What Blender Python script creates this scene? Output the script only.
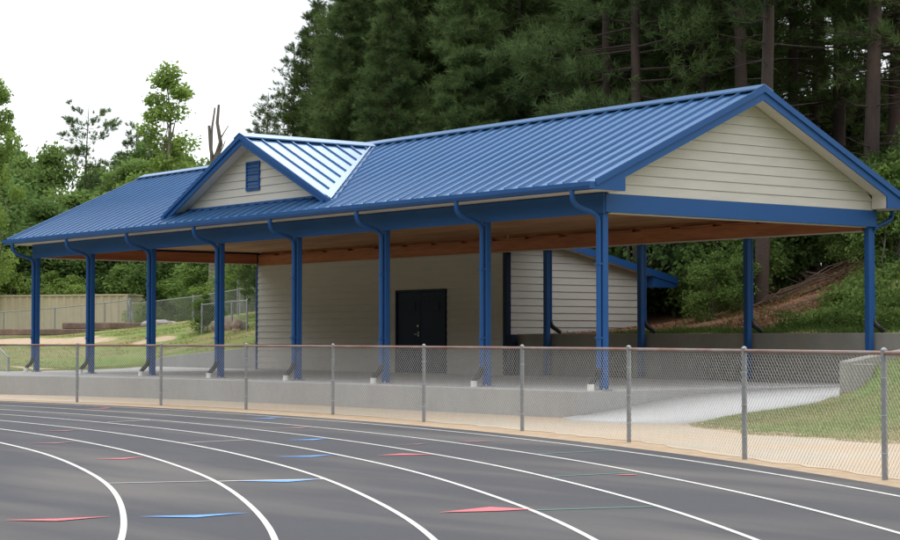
import bpy, bmesh, math, random
import numpy as np
from mathutils import Vector, Matrix
R = math.radians
scene = bpy.context.scene
for o in list(bpy.data.objects): bpy.data.objects.remove(o)
col = scene.collection

# ------------------------------------------------------------------ camera
CAM = np.array([24.1883, -21.9898, 0.9043]); FPX = 1854.70
YAW, PITCH = R(-52.4596), R(2.1192)
cd = bpy.data.cameras.new('camera'); cam = bpy.data.objects.new('camera', cd); col.objects.link(cam)
cam.location = CAM; cam.rotation_euler = (R(90) + PITCH, 0, -YAW)
cd.sensor_width = 36; cd.lens = FPX / 900 * 36; cd.clip_start = .1; cd.clip_end = 3000
scene.camera = cam
_f = np.array([math.sin(YAW)*math.cos(PITCH), math.cos(YAW)*math.cos(PITCH), math.sin(PITCH)])
_r = np.array([math.cos(YAW), -math.sin(YAW), 0.]); _u = np.cross(_r, _f)
def at(px, py, depth):
    return CAM + depth*(_f + _r*(px-450)/FPX - _u*(py-270)/FPX)

# ------------------------------------------------------------------ sky, sun, exposure
SUN_DIR = Vector((-.42, .50, .76)).normalized()          # towards the sun, behind thin cloud
w = bpy.data.worlds.new('World'); scene.world = w; w.use_nodes = True
nt = w.node_tree; nt.nodes.clear()
N = nt.nodes.new; L = nt.links.new
out = N('ShaderNodeOutputWorld'); add = N('ShaderNodeAddShader')
sky = N('ShaderNodeTexSky'); sky.sky_type = 'NISHITA'; sky.sun_disc = False
sky.sun_elevation = math.asin(SUN_DIR.z); sky.sun_rotation = math.atan2(SUN_DIR.x, SUN_DIR.y)
b1 = N('ShaderNodeBackground'); b1.inputs['Strength'].default_value = .03
L(sky.outputs[0], b1.inputs[0])
b2 = N('ShaderNodeBackground')                             # even cloud deck, a little uneven
tc = N('ShaderNodeTexCoord'); no = N('ShaderNodeTexNoise'); no.inputs['Scale'].default_value = 2.2; no.inputs['Detail'].default_value = 5
mp = N('ShaderNodeMapping'); mp.inputs['Scale'].default_value = (1, 1, 2.5)
L(tc.outputs['Generated'], mp.inputs[0]); L(mp.outputs[0], no.inputs['Vector'])
rp = N('ShaderNodeValToRGB'); rp.color_ramp.elements[0].position = .3; rp.color_ramp.elements[1].position = .7
rp.color_ramp.elements[0].color = (.93, .95, .98, 1); rp.color_ramp.elements[1].color = (1, 1, 1, 1)
sx = N('ShaderNodeSeparateXYZ'); L(tc.outputs['Generated'], sx.inputs[0])
gr = N('ShaderNodeMapRange'); gr.inputs[1].default_value = 0; gr.inputs[2].default_value = 1; gr.inputs[3].default_value = .96; gr.inputs[4].default_value = 2.1
L(sx.outputs['Z'], gr.inputs[0]); L(gr.outputs[0], b2.inputs['Strength'])          # overcast sky: brightest overhead
L(no.outputs[0], rp.inputs[0]); L(rp.outputs[0], b2.inputs[0])
L(b1.outputs[0], add.inputs[0]); L(b2.outputs[0], add.inputs[1]); L(add.outputs[0], out.inputs[0])
sd = bpy.data.lights.new('sun', 'SUN'); sun = bpy.data.objects.new('sun', sd); col.objects.link(sun)
sd.energy = 1.2; sd.angle = R(18); sd.color = (1, .96, .9)
sun.rotation_euler = (-SUN_DIR).to_track_quat('-Z', 'Y').to_euler(); sun.location = (0, 0, 60)
scene.view_settings.view_transform = 'Standard'; scene.view_settings.look = 'None'
scene.view_settings.exposure = 0.17; scene.view_settings.gamma = 1
scene.view_settings.use_curve_mapping = False
scene.render.resolution_x = 1024; scene.render.resolution_y = 614
scene.render.engine = 'CYCLES'

# ------------------------------------------------------------------ materials
def pbr(name, c, rough=.7, var=.12, scale=3., bump=0., bscale=40., c2=None, c2amt=.5, c2scale=.6, spec=.5, metal=0., coat=0., stretch=None, fine=None):
    m = bpy.data.materials.new(name); m.use_nodes = True
    t = m.node_tree; n = t.nodes.new; l = t.links.new
    b = t.nodes['Principled BSDF']
    g = n('ShaderNodeNewGeometry'); v = g.outputs['Position']
    if stretch:
        mp = n('ShaderNodeMapping'); mp.inputs['Scale'].default_value = stretch; l(v, mp.inputs[0]); v = mp.outputs[0]
    no = n('ShaderNodeTexNoise'); no.inputs['Scale'].default_value = scale; no.inputs['Detail'].default_value = 6; no.inputs['Roughness'].default_value = .65
    l(v, no.inputs['Vector'])
    mr = n('ShaderNodeMapRange'); mr.inputs[1].default_value = .25; mr.inputs[2].default_value = .75
    mr.inputs[3].default_value = 1-var; mr.inputs[4].default_value = 1+var; l(no.outputs[0], mr.inputs[0])
    mul = n('ShaderNodeVectorMath'); mul.operation = 'SCALE'; l(mr.outputs[0], mul.inputs['Scale'])
    if c2:
        n2 = n('ShaderNodeTexNoise'); n2.inputs['Scale'].default_value = c2scale; n2.inputs['Detail'].default_value = 5; l(v, n2.inputs['Vector'])
        r2 = n('ShaderNodeValToRGB'); r2.color_ramp.elements[0].position = .5-.12; r2.color_ramp.elements[1].position = .5+.17
        r2.color_ramp.elements[0].color = (*c, 1); r2.color_ramp.elements[1].color = tuple(c[i]*(1-c2amt)+c2[i]*c2amt for i in range(3)) + (1,)
        l(n2.outputs[0], r2.inputs[0]); l(r2.outputs[0], mul.inputs[0])
    else:
        mul.inputs[0].default_value = c
    last = mul.outputs[0]
    if fine:
        n3 = n('ShaderNodeTexNoise'); n3.inputs['Scale'].default_value = fine[0]; n3.inputs['Detail'].default_value = 2; l(g.outputs['Position'], n3.inputs['Vector'])
        m3 = n('ShaderNodeMapRange'); m3.inputs[1].default_value = .3; m3.inputs[2].default_value = .7; m3.inputs[3].default_value = 1-fine[1]; m3.inputs[4].default_value = 1+fine[1]
        l(n3.outputs[0], m3.inputs[0]); s3 = n('ShaderNodeVectorMath'); s3.operation = 'SCALE'; l(last, s3.inputs[0]); l(m3.outputs[0], s3.inputs['Scale']); last = s3.outputs[0]
    l(last, b.inputs['Base Color'])
    b.inputs['Roughness'].default_value = rough; b.inputs['Metallic'].default_value = metal
    b.inputs['Specular IOR Level'].default_value = spec
    b.inputs['Coat Weight'].default_value = coat; b.inputs['Coat Roughness'].default_value = .25
    if bump:
        nb = n('ShaderNodeTexNoise'); nb.inputs['Scale'].default_value = bscale; nb.inputs['Detail'].default_value = 5; l(g.outputs['Position'], nb.inputs['Vector'])
        bp = n('ShaderNodeBump'); bp.inputs['Strength'].default_value = bump; bp.inputs['Distance'].default_value = .02
        l(nb.outputs[0], bp.inputs['Height']); l(bp.outputs[0], b.inputs['Normal'])
    return m

def leafmat(name, c, var=.35, trans=.35, hue=None):
    m = bpy.data.materials.new(name); m.use_nodes = True
    t = m.node_tree; n = t.nodes.new; l = t.links.new; t.nodes.clear()
    o = n('ShaderNodeOutputMaterial'); d = n('ShaderNodeBsdfDiffuse'); tr = n('ShaderNodeBsdfTranslucent'); mx = n('ShaderNodeMixShader')
    g = n('ShaderNodeNewGeometry'); oi = n('ShaderNodeObjectInfo')
    no = n('ShaderNodeTexNoise'); no.inputs['Scale'].default_value = .55; no.inputs['Detail'].default_value = 3; l(g.outputs['Position'], no.inputs['Vector'])
    a = n('ShaderNodeMath'); a.operation = 'MULTIPLY_ADD'; a.inputs[1].default_value = var*1.1; l(g.outputs['Random Per Island'], a.inputs[0])
    a2 = n('ShaderNodeMath'); a2.operation = 'MULTIPLY_ADD'; a2.inputs[1].default_value = var*1.6; a2.inputs[2].default_value = 1-var*1.8; l(no.outputs[0], a2.inputs[0]); l(a2.outputs[0], a.inputs[2])
    a3 = n('ShaderNodeMath'); a3.operation = 'MULTIPLY_ADD'; a3.inputs[1].default_value = var*.8; l(oi.outputs['Random'], a3.inputs[0]); l(a.outputs[0], a3.inputs[2])
    mixc = n('ShaderNodeMix'); mixc.data_type = 'RGBA'
    c2 = hue or (c[0]*1.6, c[1]*1.15, c[2]*.8)
    mixc.inputs['A'].default_value = (*c, 1); mixc.inputs['B'].default_value = (*c2, 1); l(no.outputs[0], mixc.inputs['Factor'])
    s = n('ShaderNodeVectorMath'); s.operation = 'SCALE'; l(mixc.outputs['Result'], s.inputs[0]); l(a3.outputs[0], s.inputs['Scale'])
    l(s.outputs[0], d.inputs[0]); l(s.outputs[0], tr.inputs[0]); mx.inputs[0].default_value = trans
    l(d.outputs[0], mx.inputs[1]); l(tr.outputs[0], mx.inputs[2]); l(mx.outputs[0], o.inputs[0])
    return m

BLUE = (.017, .080, .245)
M = dict(
    blue=pbr('blue_paint', BLUE, .5, .07, 2., spec=.25, fine=(60, .03)),
    roof=pbr('blue_roof_metal', (.034, .130, .30), .38, .08, .8, spec=.95, metal=.25),
    navy=pbr('navy_door_paint', (.006, .016, .048), .5, .06, spec=.2),
    cream=pbr('cream_siding', (.52, .49, .445), .75, .06, 1.5, bump=.15, bscale=30, stretch=(1, 1, 6), fine=(90, .03)),
    soffit=pbr('cream_soffit', (.58, .53, .46), .7, .05),
    wood=pbr('stained_timber', (.42, .150, .060), .65, .25, 2.0, bump=.2, bscale=25, stretch=(1.2, 1.2, 14), c2=(.28, .09, .04), c2amt=.8),
    plank=pbr('ceiling_plywood', (.50, .26, .11), .7, .2, 1.6, stretch=(1, 6, 1), c2=(.25, .11, .045), c2amt=.7, c2scale=.5),
    conc=pbr('deck_concrete', (.36, .355, .345), .85, .14, 1.6, stretch=(1, 1, .25), bump=.25, bscale=35, c2=(.27, .265, .255), c2amt=.55, c2scale=.8, fine=(70, .07)),
    concw=pbr('ramp_concrete', (.49, .485, .47), .85, .06, 1.5, bump=.2, bscale=40, fine=(80, .05)),
    concr=pbr('retaining_concrete', (.30, .285, .255), .9, .14, 1.4, bump=.3, bscale=25, c2=(.21, .20, .17), c2amt=.6, c2scale=.9, fine=(60, .08), stretch=(1, 1, .6)),
    path=pbr('dusty_concrete_path', (.43, .365, .28), .9, .09, .9, bump=.2, bscale=45, c2=(.45, .315, .195), c2amt=.85, c2scale=.45, fine=(60, .07)),
    galv=pbr('galvanised_steel', (.27, .28, .29), .55, .2, 6., metal=.3),
    rust=pbr('rusty_rail', (.24, .19, .175), .7, .25, 3., c2=(.20, .07, .04), c2amt=.85, c2scale=1.3),
    wire=pbr('fence_wire', (.50, .51, .51), .5, .2, 8., metal=.2),
    black=pbr('black_plastic', (.015, .015, .016), .5, .1),
    pvc=pbr('white_plastic', (.75, .74, .70), .5, .08, 9.),
    steel=pbr('bright_steel', (.6, .6, .6), .3, .05, metal=.8),
    bark=pbr('pine_bark', (.050, .036, .029), .95, .35, 3., bump=.8, bscale=18, stretch=(1, 1, .3), c2=(.085, .055, .042), c2amt=.7, c2scale=2.),
    barkg=pbr('grey_bark', (.16, .14, .12), .95, .3, 3., bump=.6, bscale=18, stretch=(1, 1, .3)),
    shed=pbr('beige_sheet_metal', (.50, .42, .30), .6, .1, .8, c2=(.42, .34, .24), c2amt=.6, c2scale=.5),
    tie=pbr('weathered_timber', (.16, .11, .085), .95, .35, 2.5, bump=.5, bscale=15, c2=(.24, .17, .13), c2amt=.7, c2scale=1.4),
    rock=pbr('grey_rock', (.25, .23, .20), .9, .3, 2., bump=.7, bscale=6),
    boulder=pbr('brown_rock', (.22, .16, .12), .95, .35, 2., bump=.7, bscale=6),
    branch=pbr('dead_wood', (.10, .065, .045), .95, .3, 4.),
    pine=leafmat('pine_needles', (.088, .142, .056), .58, .40, (.175, .235, .085)),
    pined=leafmat('dark_pine_needles', (.070, .112, .050), .54, .38, (.135, .185, .070)),
    leaf=leafmat('leaves', (.135, .225, .062), .40, .45, (.215, .30, .092)),
    leafd=leafmat('dark_leaves', (.085, .150, .045), .42, .38, (.155, .235, .075)),
    leafy=leafmat('young_leaves', (.19, .30, .07), .32, .45, (.26, .34, .095)),
    grass=leafmat('grass_blades', (.18, .235, .065), .30, .30, (.36, .33, .15)),
    weeds=leafmat('weed_leaves', (.10, .18, .045), .38, .35, (.17, .23, .07)),
)

def track_mat():
    m = pbr('track_rubber', (.034, .035, .043), .85, .14, .5, bump=.4, bscale=120, fine=(140, .30))
    t = m.node_tree; n = t.nodes.new; l = t.links.new; b = t.nodes['Principled BSDF']
    g = n('ShaderNodeNewGeometry'); mp = n('ShaderNodeMapping'); mp.inputs['Rotation'].default_value = (0, 0, R(35)); mp.inputs['Scale'].default_value = (.10, .55, 1)
    l(g.outputs['Position'], mp.inputs[0])
    no = n('ShaderNodeTexNoise'); no.inputs['Scale'].default_value = 1.; no.inputs['Detail'].default_value = 5; l(mp.outputs[0], no.inputs['Vector'])
    r = n('ShaderNodeValToRGB'); r.color_ramp.elements[0].position = .50; r.color_ramp.elements[1].position = .68
    r.color_ramp.elements[0].color = (0, 0, 0, 1); r.color_ramp.elements[1].color = (.6, .6, .6, 1); l(no.outputs[0], r.inputs[0])
    mx = n('ShaderNodeMix'); mx.data_type = 'RGBA'; mx.inputs['B'].default_value = (.125, .112, .100, 1)
    src = b.inputs['Base Color'].links[0].from_socket; l(src, mx.inputs['A']); l(r.outputs[0], mx.inputs['Factor']); l(mx.outputs['Result'], b.inputs['Base Color'])
    return m
M['track'] = track_mat()
def paint(name, c, wear=.35):
    m = pbr(name, c, .7, .08, 4.); t = m.node_tree; n = t.nodes.new; l = t.links.new; b = t.nodes['Principled BSDF']
    g = n('ShaderNodeNewGeometry'); no = n('ShaderNodeTexNoise'); no.inputs['Scale'].default_value = 9; no.inputs['Detail'].default_value = 8; no.inputs['Roughness'].default_value = .75
    l(g.outputs['Position'], no.inputs['Vector'])
    r = n('ShaderNodeValToRGB'); r.color_ramp.elements[0].position = .50; r.color_ramp.elements[1].position = .70
    r.color_ramp.elements[1].color = (wear, wear, wear, 1); r.color_ramp.elements[0].color = (0, 0, 0, 1); l(no.outputs[0], r.inputs[0])
    mx = n('ShaderNodeMix'); mx.data_type = 'RGBA'; mx.inputs['B'].default_value = (.07, .068, .068, 1)
    src = b.inputs['Base Color'].links[0].from_socket; l(src, mx.inputs['A']); l(r.outputs[0], mx.inputs['Factor']); l(mx.outputs['Result'], b.inputs['Base Color'])
    return m
M['pwhite'] = paint('white_line_paint', (.58, .575, .54), .5); M['pred'] = paint('red_line_paint', (.50, .10, .12), .5)
M['pblue'] = paint('blue_line_paint', (.08, .27, .66), .4); M['pgreen'] = paint('green_line_paint', (.05, .22, .16), .5)
M['pwhitef'] = paint('faded_white_paint', (.34, .34, .33), .8); M['predf'] = paint('faded_red_paint', (.22, .09, .10), .8)

def ground_mat():
    m = bpy.data.materials.new('ground_cover_soil'); m.use_nodes = True
    t = m.node_tree; n = t.nodes.new; l = t.links.new; b = t.nodes['Principled BSDF']; b.inputs['Roughness'].default_value = .95
    b.inputs['Specular IOR Level'].default_value = .1
    g = n('ShaderNodeNewGeometry'); P = g.outputs['Position']
    def noise(s, d=5):
        x = n('ShaderNodeTexNoise'); x.inputs['Scale'].default_value = s; x.inputs['Detail'].default_value = d; x.inputs['Roughness'].default_value = .65; l(P, x.inputs['Vector']); return x.outputs[0]
    def ramp(f, p0, c0, p1, c1):
        x = n('ShaderNodeValToRGB'); e = x.color_ramp.elements; e[0].position = p0; e[0].color = (*c0, 1); e[1].position = p1; e[1].color = (*c1, 1); l(f, x.inputs[0]); return x.outputs[0]
    def mix(f, a, c):
        x = n('ShaderNodeMix'); x.data_type = 'RGBA'; l(f, x.inputs['Factor']); l(a, x.inputs['A']); l(c, x.inputs['B']); return x.outputs['Result']
    grass = mix(ramp(noise(.35), .40, (0,)*3, .62, (1,)*3), ramp(noise(9), .3, (.11, .18, .04), .7, (.19, .26, .07)), ramp(noise(14), .3, (.20, .19, .075), .7, (.31, .27, .13)))
    straw = mix(ramp(noise(.8), .42, (0,)*3, .6, (1,)*3), ramp(noise(22), .3, (.17, .085, .048), .7, (.30, .16, .09)), ramp(noise(16), .3, (.06, .045, .03), .7, (.15, .10, .06)))
    sand = ramp(noise(4), .3, (.40, .28, .18), .7, (.50, .40, .29))
    def attr(name):
        x = n('ShaderNodeAttribute'); x.attribute_name = name
        a = n('ShaderNodeMath'); a.operation = 'ADD'; l(x.outputs['Fac'], a.inputs[0])
        s = n('ShaderNodeMath'); s.operation = 'MULTIPLY_ADD'; s.inputs[1].default_value = .9; s.inputs[2].default_value = -.45; l(noise(1.6), s.inputs[0]); l(s.outputs[0], a.inputs[1])
        return ramp(a.outputs[0], .42, (0,)*3, .58, (1,)*3)
    c = mix(attr('straw'), grass, straw); c = mix(attr('sand'), c, sand)
    l(c, b.inputs['Base Color'])
    bp = n('ShaderNodeBump'); bp.inputs['Strength'].default_value = .6; bp.inputs['Distance'].default_value = .04; l(noise(30), bp.inputs['Height']); l(bp.outputs[0], b.inputs['Normal'])
    return m
M['ground'] = ground_mat()

# ------------------------------------------------------------------ object helpers
WL = {}                                                     # world location of each object (no rotated parents are used)
def link(o, parent=None, loc=(0, 0, 0)):
    col.objects.link(o); loc = Vector(loc)
    if parent is not None:
        o.parent = parent; o.location = loc - WL[parent.name]
    else: o.location = loc
    WL[o.name] = loc.copy(); return o
def tag(o, label=None, cat=None, group=None, kind=None):
    if label: o['label'] = label
    if cat: o['category'] = cat
    if group: o['group'] = group
    if kind: o['kind'] = kind
    return o
def thing(name, label, cat, loc=(0, 0, 0), group=None):
    return tag(link(bpy.data.objects.new(name, None), None, loc), label, cat, group)
class MB:
    """collects shapes (world coordinates) for ONE mesh"""
    def __init__(s): s.v = []; s.f = []
    def poly(s, pts, faces):
        k = len(s.v); s.v += [tuple(map(float, p)) for p in pts]; s.f += [tuple(i+k for i in f) for f in faces]; return s
    def box(s, a, b):
        (x0, y0, z0), (x1, y1, z1) = a, b
        x0, x1 = min(x0, x1), max(x0, x1); y0, y1 = min(y0, y1), max(y0, y1); z0, z1 = min(z0, z1), max(z0, z1)
        return s.poly([(x0,y0,z0),(x1,y0,z0),(x1,y1,z0),(x0,y1,z0),(x0,y0,z1),(x1,y0,z1),(x1,y1,z1),(x0,y1,z1)],
                      [(0,3,2,1),(4,5,6,7),(0,1,5,4),(1,2,6,5),(2,3,7,6),(3,0,4,7)])
    def prism(s, pts, d):
        """polygon pts (3d, planar) extruded by vector d"""
        n = len(pts); d = np.array(d, float); P = [np.array(p, float) for p in pts]
        return s.poly([*P, *[p+d for p in P]], [tuple(range(n))[::-1], tuple(range(n, 2*n)), *[(i, (i+1) % n, n+(i+1) % n, n+i) for i in range(n)]])
    def tube(s, path, r, n=8, cap=True):
        P = [np.array(p, float) for p in path]; k = len(P); rs = r if hasattr(r, '__len__') else [r]*k
        rings = []; up = np.array((0, 0, 1.)); prev = None
        for i in range(k):
            d = P[min(i+1, k-1)] - P[max(i-1, 0)]; d /= np.linalg.norm(d)+1e-9
            ref = prev if prev is not None else (up if abs(d[2]) < .9 else np.array((1., 0, 0)))
            a = ref - d*(ref@d); a /= np.linalg.norm(a)+1e-9; prev = a; b = np.cross(d, a)
            rings += [P[i] + rs[i]*(math.cos(2*math.pi*j/n)*a + math.sin(2*math.pi*j/n)*b) for j in range(n)]
        F = [(i*n+j, i*n+(j+1) % n, (i+1)*n+(j+1) % n, (i+1)*n+j) for i in range(k-1) for j in range(n)]
        if cap: F += [tuple(range(n))[::-1], tuple(range((k-1)*n, k*n))]
        return s.poly(rings, F)
    def mesh(s, name, m, origin=(0, 0, 0), bevel=0, smooth=False):
        me = bpy.data.meshes.new(name); o = np.array(origin, float)
        me.from_pydata([tuple(np.array(v)-o) for v in s.v], [], s.f); me.materials.append(m)
        bm = bmesh.new(); bm.from_mesh(me); bmesh.ops.recalc_face_normals(bm, faces=bm.faces)
        if bevel: bmesh.ops.bevel(bm, geom=bm.edges[:], offset=bevel, segments=1, affect='EDGES')
        bm.to_mesh(me); bm.free()
        if smooth:
            for p in me.polygons: p.use_smooth = True
            try: me.set_sharp_from_angle(angle=R(40))
            except Exception: pass
        me.update(); return me
    def build(s, name, m, parent=None, origin=None, bevel=0, smooth=False):
        if origin is None:
            a = np.array(s.v); origin = ((a[:, 0].min()+a[:, 0].max())/2, (a[:, 1].min()+a[:, 1].max())/2, a[:, 2].min())
        return link(bpy.data.objects.new(name, s.mesh(name, m, origin, bevel, smooth)), parent, origin)
def clone(o, parent, loc):
    c = o.copy(); return link(c, parent, loc)
def qmesh(name, V, F, m):
    me = bpy.data.meshes.new(name); V = np.asarray(V, np.float32); F = np.asarray(F, np.int32); k = F.shape[1]
    me.vertices.add(len(V)); me.vertices.foreach_set('co', V.ravel())
    me.loops.add(F.size); me.loops.foreach_set('vertex_index', F.ravel())
    me.polygons.add(len(F)); me.polygons.foreach_set('loop_start', np.arange(0, F.size, k, dtype=np.int32))
    me.update(calc_edges=True); me.materials.append(m); return me
rng = np.random.default_rng(7); random.seed(7)

# ------------------------------------------------------------------ terrain
D = 7.116; BAY = 3.2858; XL = -7*BAY
CT = np.array([-5.995, -48.87]); Z0 = -.47
RL = [44.47, 43.25, 42.12, 41.02, 39.93, 38.85, 37.81, 36.75]
CTRL = np.array([
 (-26,-1,-.06),(-27,3,-.04),(-30.6,7,-.02),(-31,2,.05),(-36,6,.35),(-45,9,.72),(-58,17.5,1.0),(-66,25,1.05),(-70,19,1.0),(-80,30,1.2),(-110,40,1.6),(-50,0,.5),(-90,0,.8),(-150,60,2.),(-41,8,.62),
 (-30,7.45,.22),(-26.5,7.45,.42),(-23.3,7.45,.60),(-23,9.5,.95),(-29,10.5,1.08),(-32.7,10.8,1.02),(-40,17.5,2.0),(-46,18,1.65),(-48,16,1.4),(-26,15,2.1),(-31,22,2.7),(-20,13,1.4),(-36,12,1.2),
 (-15,12.8,1.1),(-11,7.45,.98),(-9,9,1.06),(-6,7.45,.98),(-2,7.45,.98),(0,7.45,.98),(3.3,7.45,.98),(-6.5,9.4,1.25),(-6.2,10.8,1.62),(-4.75,12.5,2.3),(-3,11.2,2.1),(-2,9.6,1.4),(-10,13,1.5),(-12,20,2.5),(0,9.5,1.55),(0,11,2.4),(0,13,3.4),
 (4,10,2.2),(4,13,3.8),(5,20,6.),(-5.5,15,3.3),(-6,20,4.2),(-5,40,6),(-30,40,3.5),(-60,50,2.5),(20,20,6),(20,10,3),(40,30,7),(-20,80,6),(30,80,8),
 (3.45,2.3,-.08),(3.7,2.45,.0),(3.8,2.85,.42),(3.6,3.3,.52),(3.6,4,.68),(3.5,6,.90),(3.4,0.6,-.28),(4.2,2,-.02),(3,-.7,-.42),(5.4,-2.1,-.44),(8.5,-2.6,-.44),(12,-3.8,-.44),(5,1,-.10),(6,3,.42),(9,2,.35),(10,6,1.2),(15,0,.15),(20,-6,-.3),(30,0,.8)], float)
def _k(a, b): return np.sqrt(((a[:, None, :]-b[None, :, :])**2).sum(-1) + .12)
_A = _k(CTRL[:, :2], CTRL[:, :2]); _n = len(CTRL)
_S = np.block([[_A, np.ones((_n, 1))], [np.ones((1, _n)), np.zeros((1, 1))]])
_W = np.linalg.solve(_S, np.r_[CTRL[:, 2], 0])
def rbf(P): return _k(P, CTRL[:, :2]) @ _W[:-1] + _W[-1]
DECK_FRONT = [(.11,-.72),(-3.4,-.75),(-7.9,-.80),(-10.5,-.93),(-12.6,-1.12),(-15,-1.5),(-17.2,-2.0),(-19.2,-2.75),(-21.5,-3.8)]
DECK_LEFT = [(-24.3,-3.4),(-24.15,.4),(-25.3,2.9),(-30.4,7.30)]
def path_edge(x): return np.interp(x, [-400,-26,-24,0,2.5,5.4,8.5,14,20,60], [-4.2,-4.2,-3.6,-.9,-.72,-2.2,-2.6,-4.6,-8,-30])
def deck_left(y): return np.interp(y, [-3.4,.4,2.9,7.38], [-24.3,-24.15,-25.3,-30.4])
def ramp_right(y): return np.interp(y, [-1.3,-.8,0,.9,1.6,2.6], [2.2,2.75,2.95,3.15,3.22,3.26])
def ramp_z(y): return np.interp(y, [-1.3, -.7, 0, .8, 1.6, 2.4, 3.4, 5, 7.3], [-.457, -.42, -.345, -.24, -.15, -.10, -.06, -.02, -.006])
def ground_z(P):
    P = np.atleast_2d(np.asarray(P, float)); x, y = P[:, 0], P[:, 1]
    z = np.zeros(len(P))
    for i in range(0, len(P), 20000): z[i:i+20000] = rbf(P[i:i+20000])
    e = np.where(x < .3, np.interp(x, [p[0] for p in DECK_FRONT[::-1]], [p[1] for p in DECK_FRONT[::-1]])+.4, path_edge(x)); e = np.where(x < -23.5, path_edge(x), e); t = np.clip((y-e)/.9, 0, 1)
    z = np.where(y < e, -.478, np.maximum(-.478, -.478*(1-t) + z*t))
    inside = (x > deck_left(y)+.5) & (x < .2) & (y > np.interp(x, [p[0] for p in DECK_FRONT[::-1]], [p[1] for p in DECK_FRONT[::-1]])+.25) & (y < 7.3)
    ramp = (x >= 0) & (x < np.where(y < 2.3, ramp_right(y)-.25, 3.28)) & (y > -1.0) & (y < 7.3)
    z = np.where(inside | ramp, -.62, z)
    return z
def gz(x, y): return float(ground_z([(x, y)])[0])
def axis(lo, hi, step, far_lo, far_hi, extra=()):
    a = list(np.arange(lo, hi+1e-6, step)); s = step; v = lo
    while v > far_lo: s *= 1.22; v -= s; a.append(v)
    s = step; v = hi
    while v < far_hi: s *= 1.22; v += s; a.append(v)
    return np.array(sorted(set(np.round(list(a)+list(extra), 4))))
gx = axis(-36, 16, .33, -900, 600, (3.24, 3.36)); gy = axis(-9, 22, .33, -600, 900, (7.26, 7.38))
XX, YY = np.meshgrid(gx, gy); P = np.c_[XX.ravel(), YY.ravel()]; Zg = ground_z(P)
far = np.hypot(P[:, 0]+20, P[:, 1]-10); Zg = np.where(far > 160, np.minimum(Zg, 12), Zg)
Zg += np.where((Zg > -.3) & (P[:, 1] > 7.4), .05*np.sin(P[:, 0]*2.1)*np.cos(P[:, 1]*1.7), 0)
nx, ny = len(gx), len(gy); idx = np.arange(nx*ny).reshape(ny, nx)
F = np.c_[idx[:-1, :-1].ravel(), idx[:-1, 1:].ravel(), idx[1:, 1:].ravel(), idx[1:, :-1].ravel()]
me = qmesh('ground', np.c_[P, Zg], F, M['ground'])
def straw_w(P):
    x, y = P[:, 0], P[:, 1]
    w = np.clip((y-7.9)/.5, 0, 1) * np.clip((-3.3-.22*(y-9)-x)/.8, 0, 1) * np.clip((x+24)/3, 0, 1)
    w = np.maximum(w, np.clip((y-14)/2, 0, 1)*np.clip((x+22)/3, 0, 1))
    w = np.maximum(w, np.clip((y-24)/4, 0, 1)*np.clip((x+60)/12, 0, 1)); return w
def sand_w(P):
    x, y = P[:, 0], P[:, 1]; r = np.hypot(x-CT[0], y-CT[1])
    w = ((r > 44) & (y < np.where(x < .3, 0., path_edge(x)+.25)) & (x > -27)).astype(float)
    w = np.maximum(w, .95*np.exp(-(((x+44.5)/7.5)**4 + ((y-9.6)/1.6)**2)))
    w = np.maximum(w, .9*np.exp(-(((x+30)/2.5)**2 + ((y-3)/.5)**2)))
    c = at(156, 338, 66); w = np.maximum(w, 1.0*np.exp(-(((x-c[0])/1.1)**2 + ((y-c[1])/.9)**2)))
    return w
for nm, fn in (('straw', straw_w), ('sand', sand_w)):
    a = me.attributes.new(nm, 'FLOAT', 'POINT'); a.data.foreach_set('value', fn(P).astype(np.float32))
for p in me.polygons: p.use_smooth = True
tag(link(bpy.data.objects.new('ground', me)), 'grassy and sandy ground rising to a straw covered bank', kind='structure')

# ------------------------------------------------------------------ track with painted lines
def ring(r0, r1, t0, t1, n, z):
    th = np.radians(np.linspace(t0, t1, n))
    V = np.concatenate([np.c_[CT[0]+r*np.sin(th), CT[1]+r*np.cos(th), np.full(n, z)] for r in (r0, r1)])
    Fq = np.array([(i, i+1, n+i+1, n+i) for i in range(n-1)]); return V, Fq
V, Fq = ring(34.0, 44.9, -75, 75, 200, Z0)
track = tag(link(bpy.data.objects.new('running_track', qmesh('running_track', V, Fq, M['track']))), 'dark grey running track curving past the pavilion', kind='structure')
for r in RL:
    V, Fq = ring(r-.024, r+.024, -75, 75, 400, Z0+.004)
    V[:, :2] += (CT-V[:, :2])/44*.006*np.sin(V[:, [0]]*1.3)
    link(bpy.data.objects.new('lane_line', qmesh('lane_line', V, Fq, M['pwhite'])), track)
def mark(name, pts, m, dz=.006):
    v = [(CT[0]+r*math.sin(R(t)), CT[1]+r*math.cos(R(t)), Z0+dz) for r, t in pts]
    link(bpy.data.objects.new(name, qmesh(name, v, [tuple(range(len(v)))], m)), track)
def tri(r0, r1, t, m, wdt=.46, rp=None):                      # slim arrowhead across one lane
    rm = rp or (r0+r1)/2
    mark('exchange_mark', [(r0, t), (rm, t+wdt*.5), (r1, t-.25), (rm, t-wdt*.12)], m)
def bar(r0, r1, t, m, wdt=.05, t1=None):
    t1 = t if t1 is None else t1
    mark('start_line', [(r0, t), (r1, t1), (r1, t1+wdt), (r0, t+wdt)], m, .0055)
tri(36.9, 37.72, 27.35, M['pred']); tri(37.92, 38.78, 27.2, M['pblue'])
tri(38.18, 38.8, 16.55, M['pred']); tri(40.2, 41.0, 17.1, M['pblue']); tri(41.4, 42.1, 12.4, M['pblue'])
mark('exchange_mark', [(40.25, 27.32), (40.75, 26.75), (41.05, 27.12), (40.75, 27.26)], M['pred'])
mark('exchange_mark', [(41.4, 17.3), (41.8, 17.0), (42.1, 17.45), (41.8, 17.42)], M['pred'])
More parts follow.
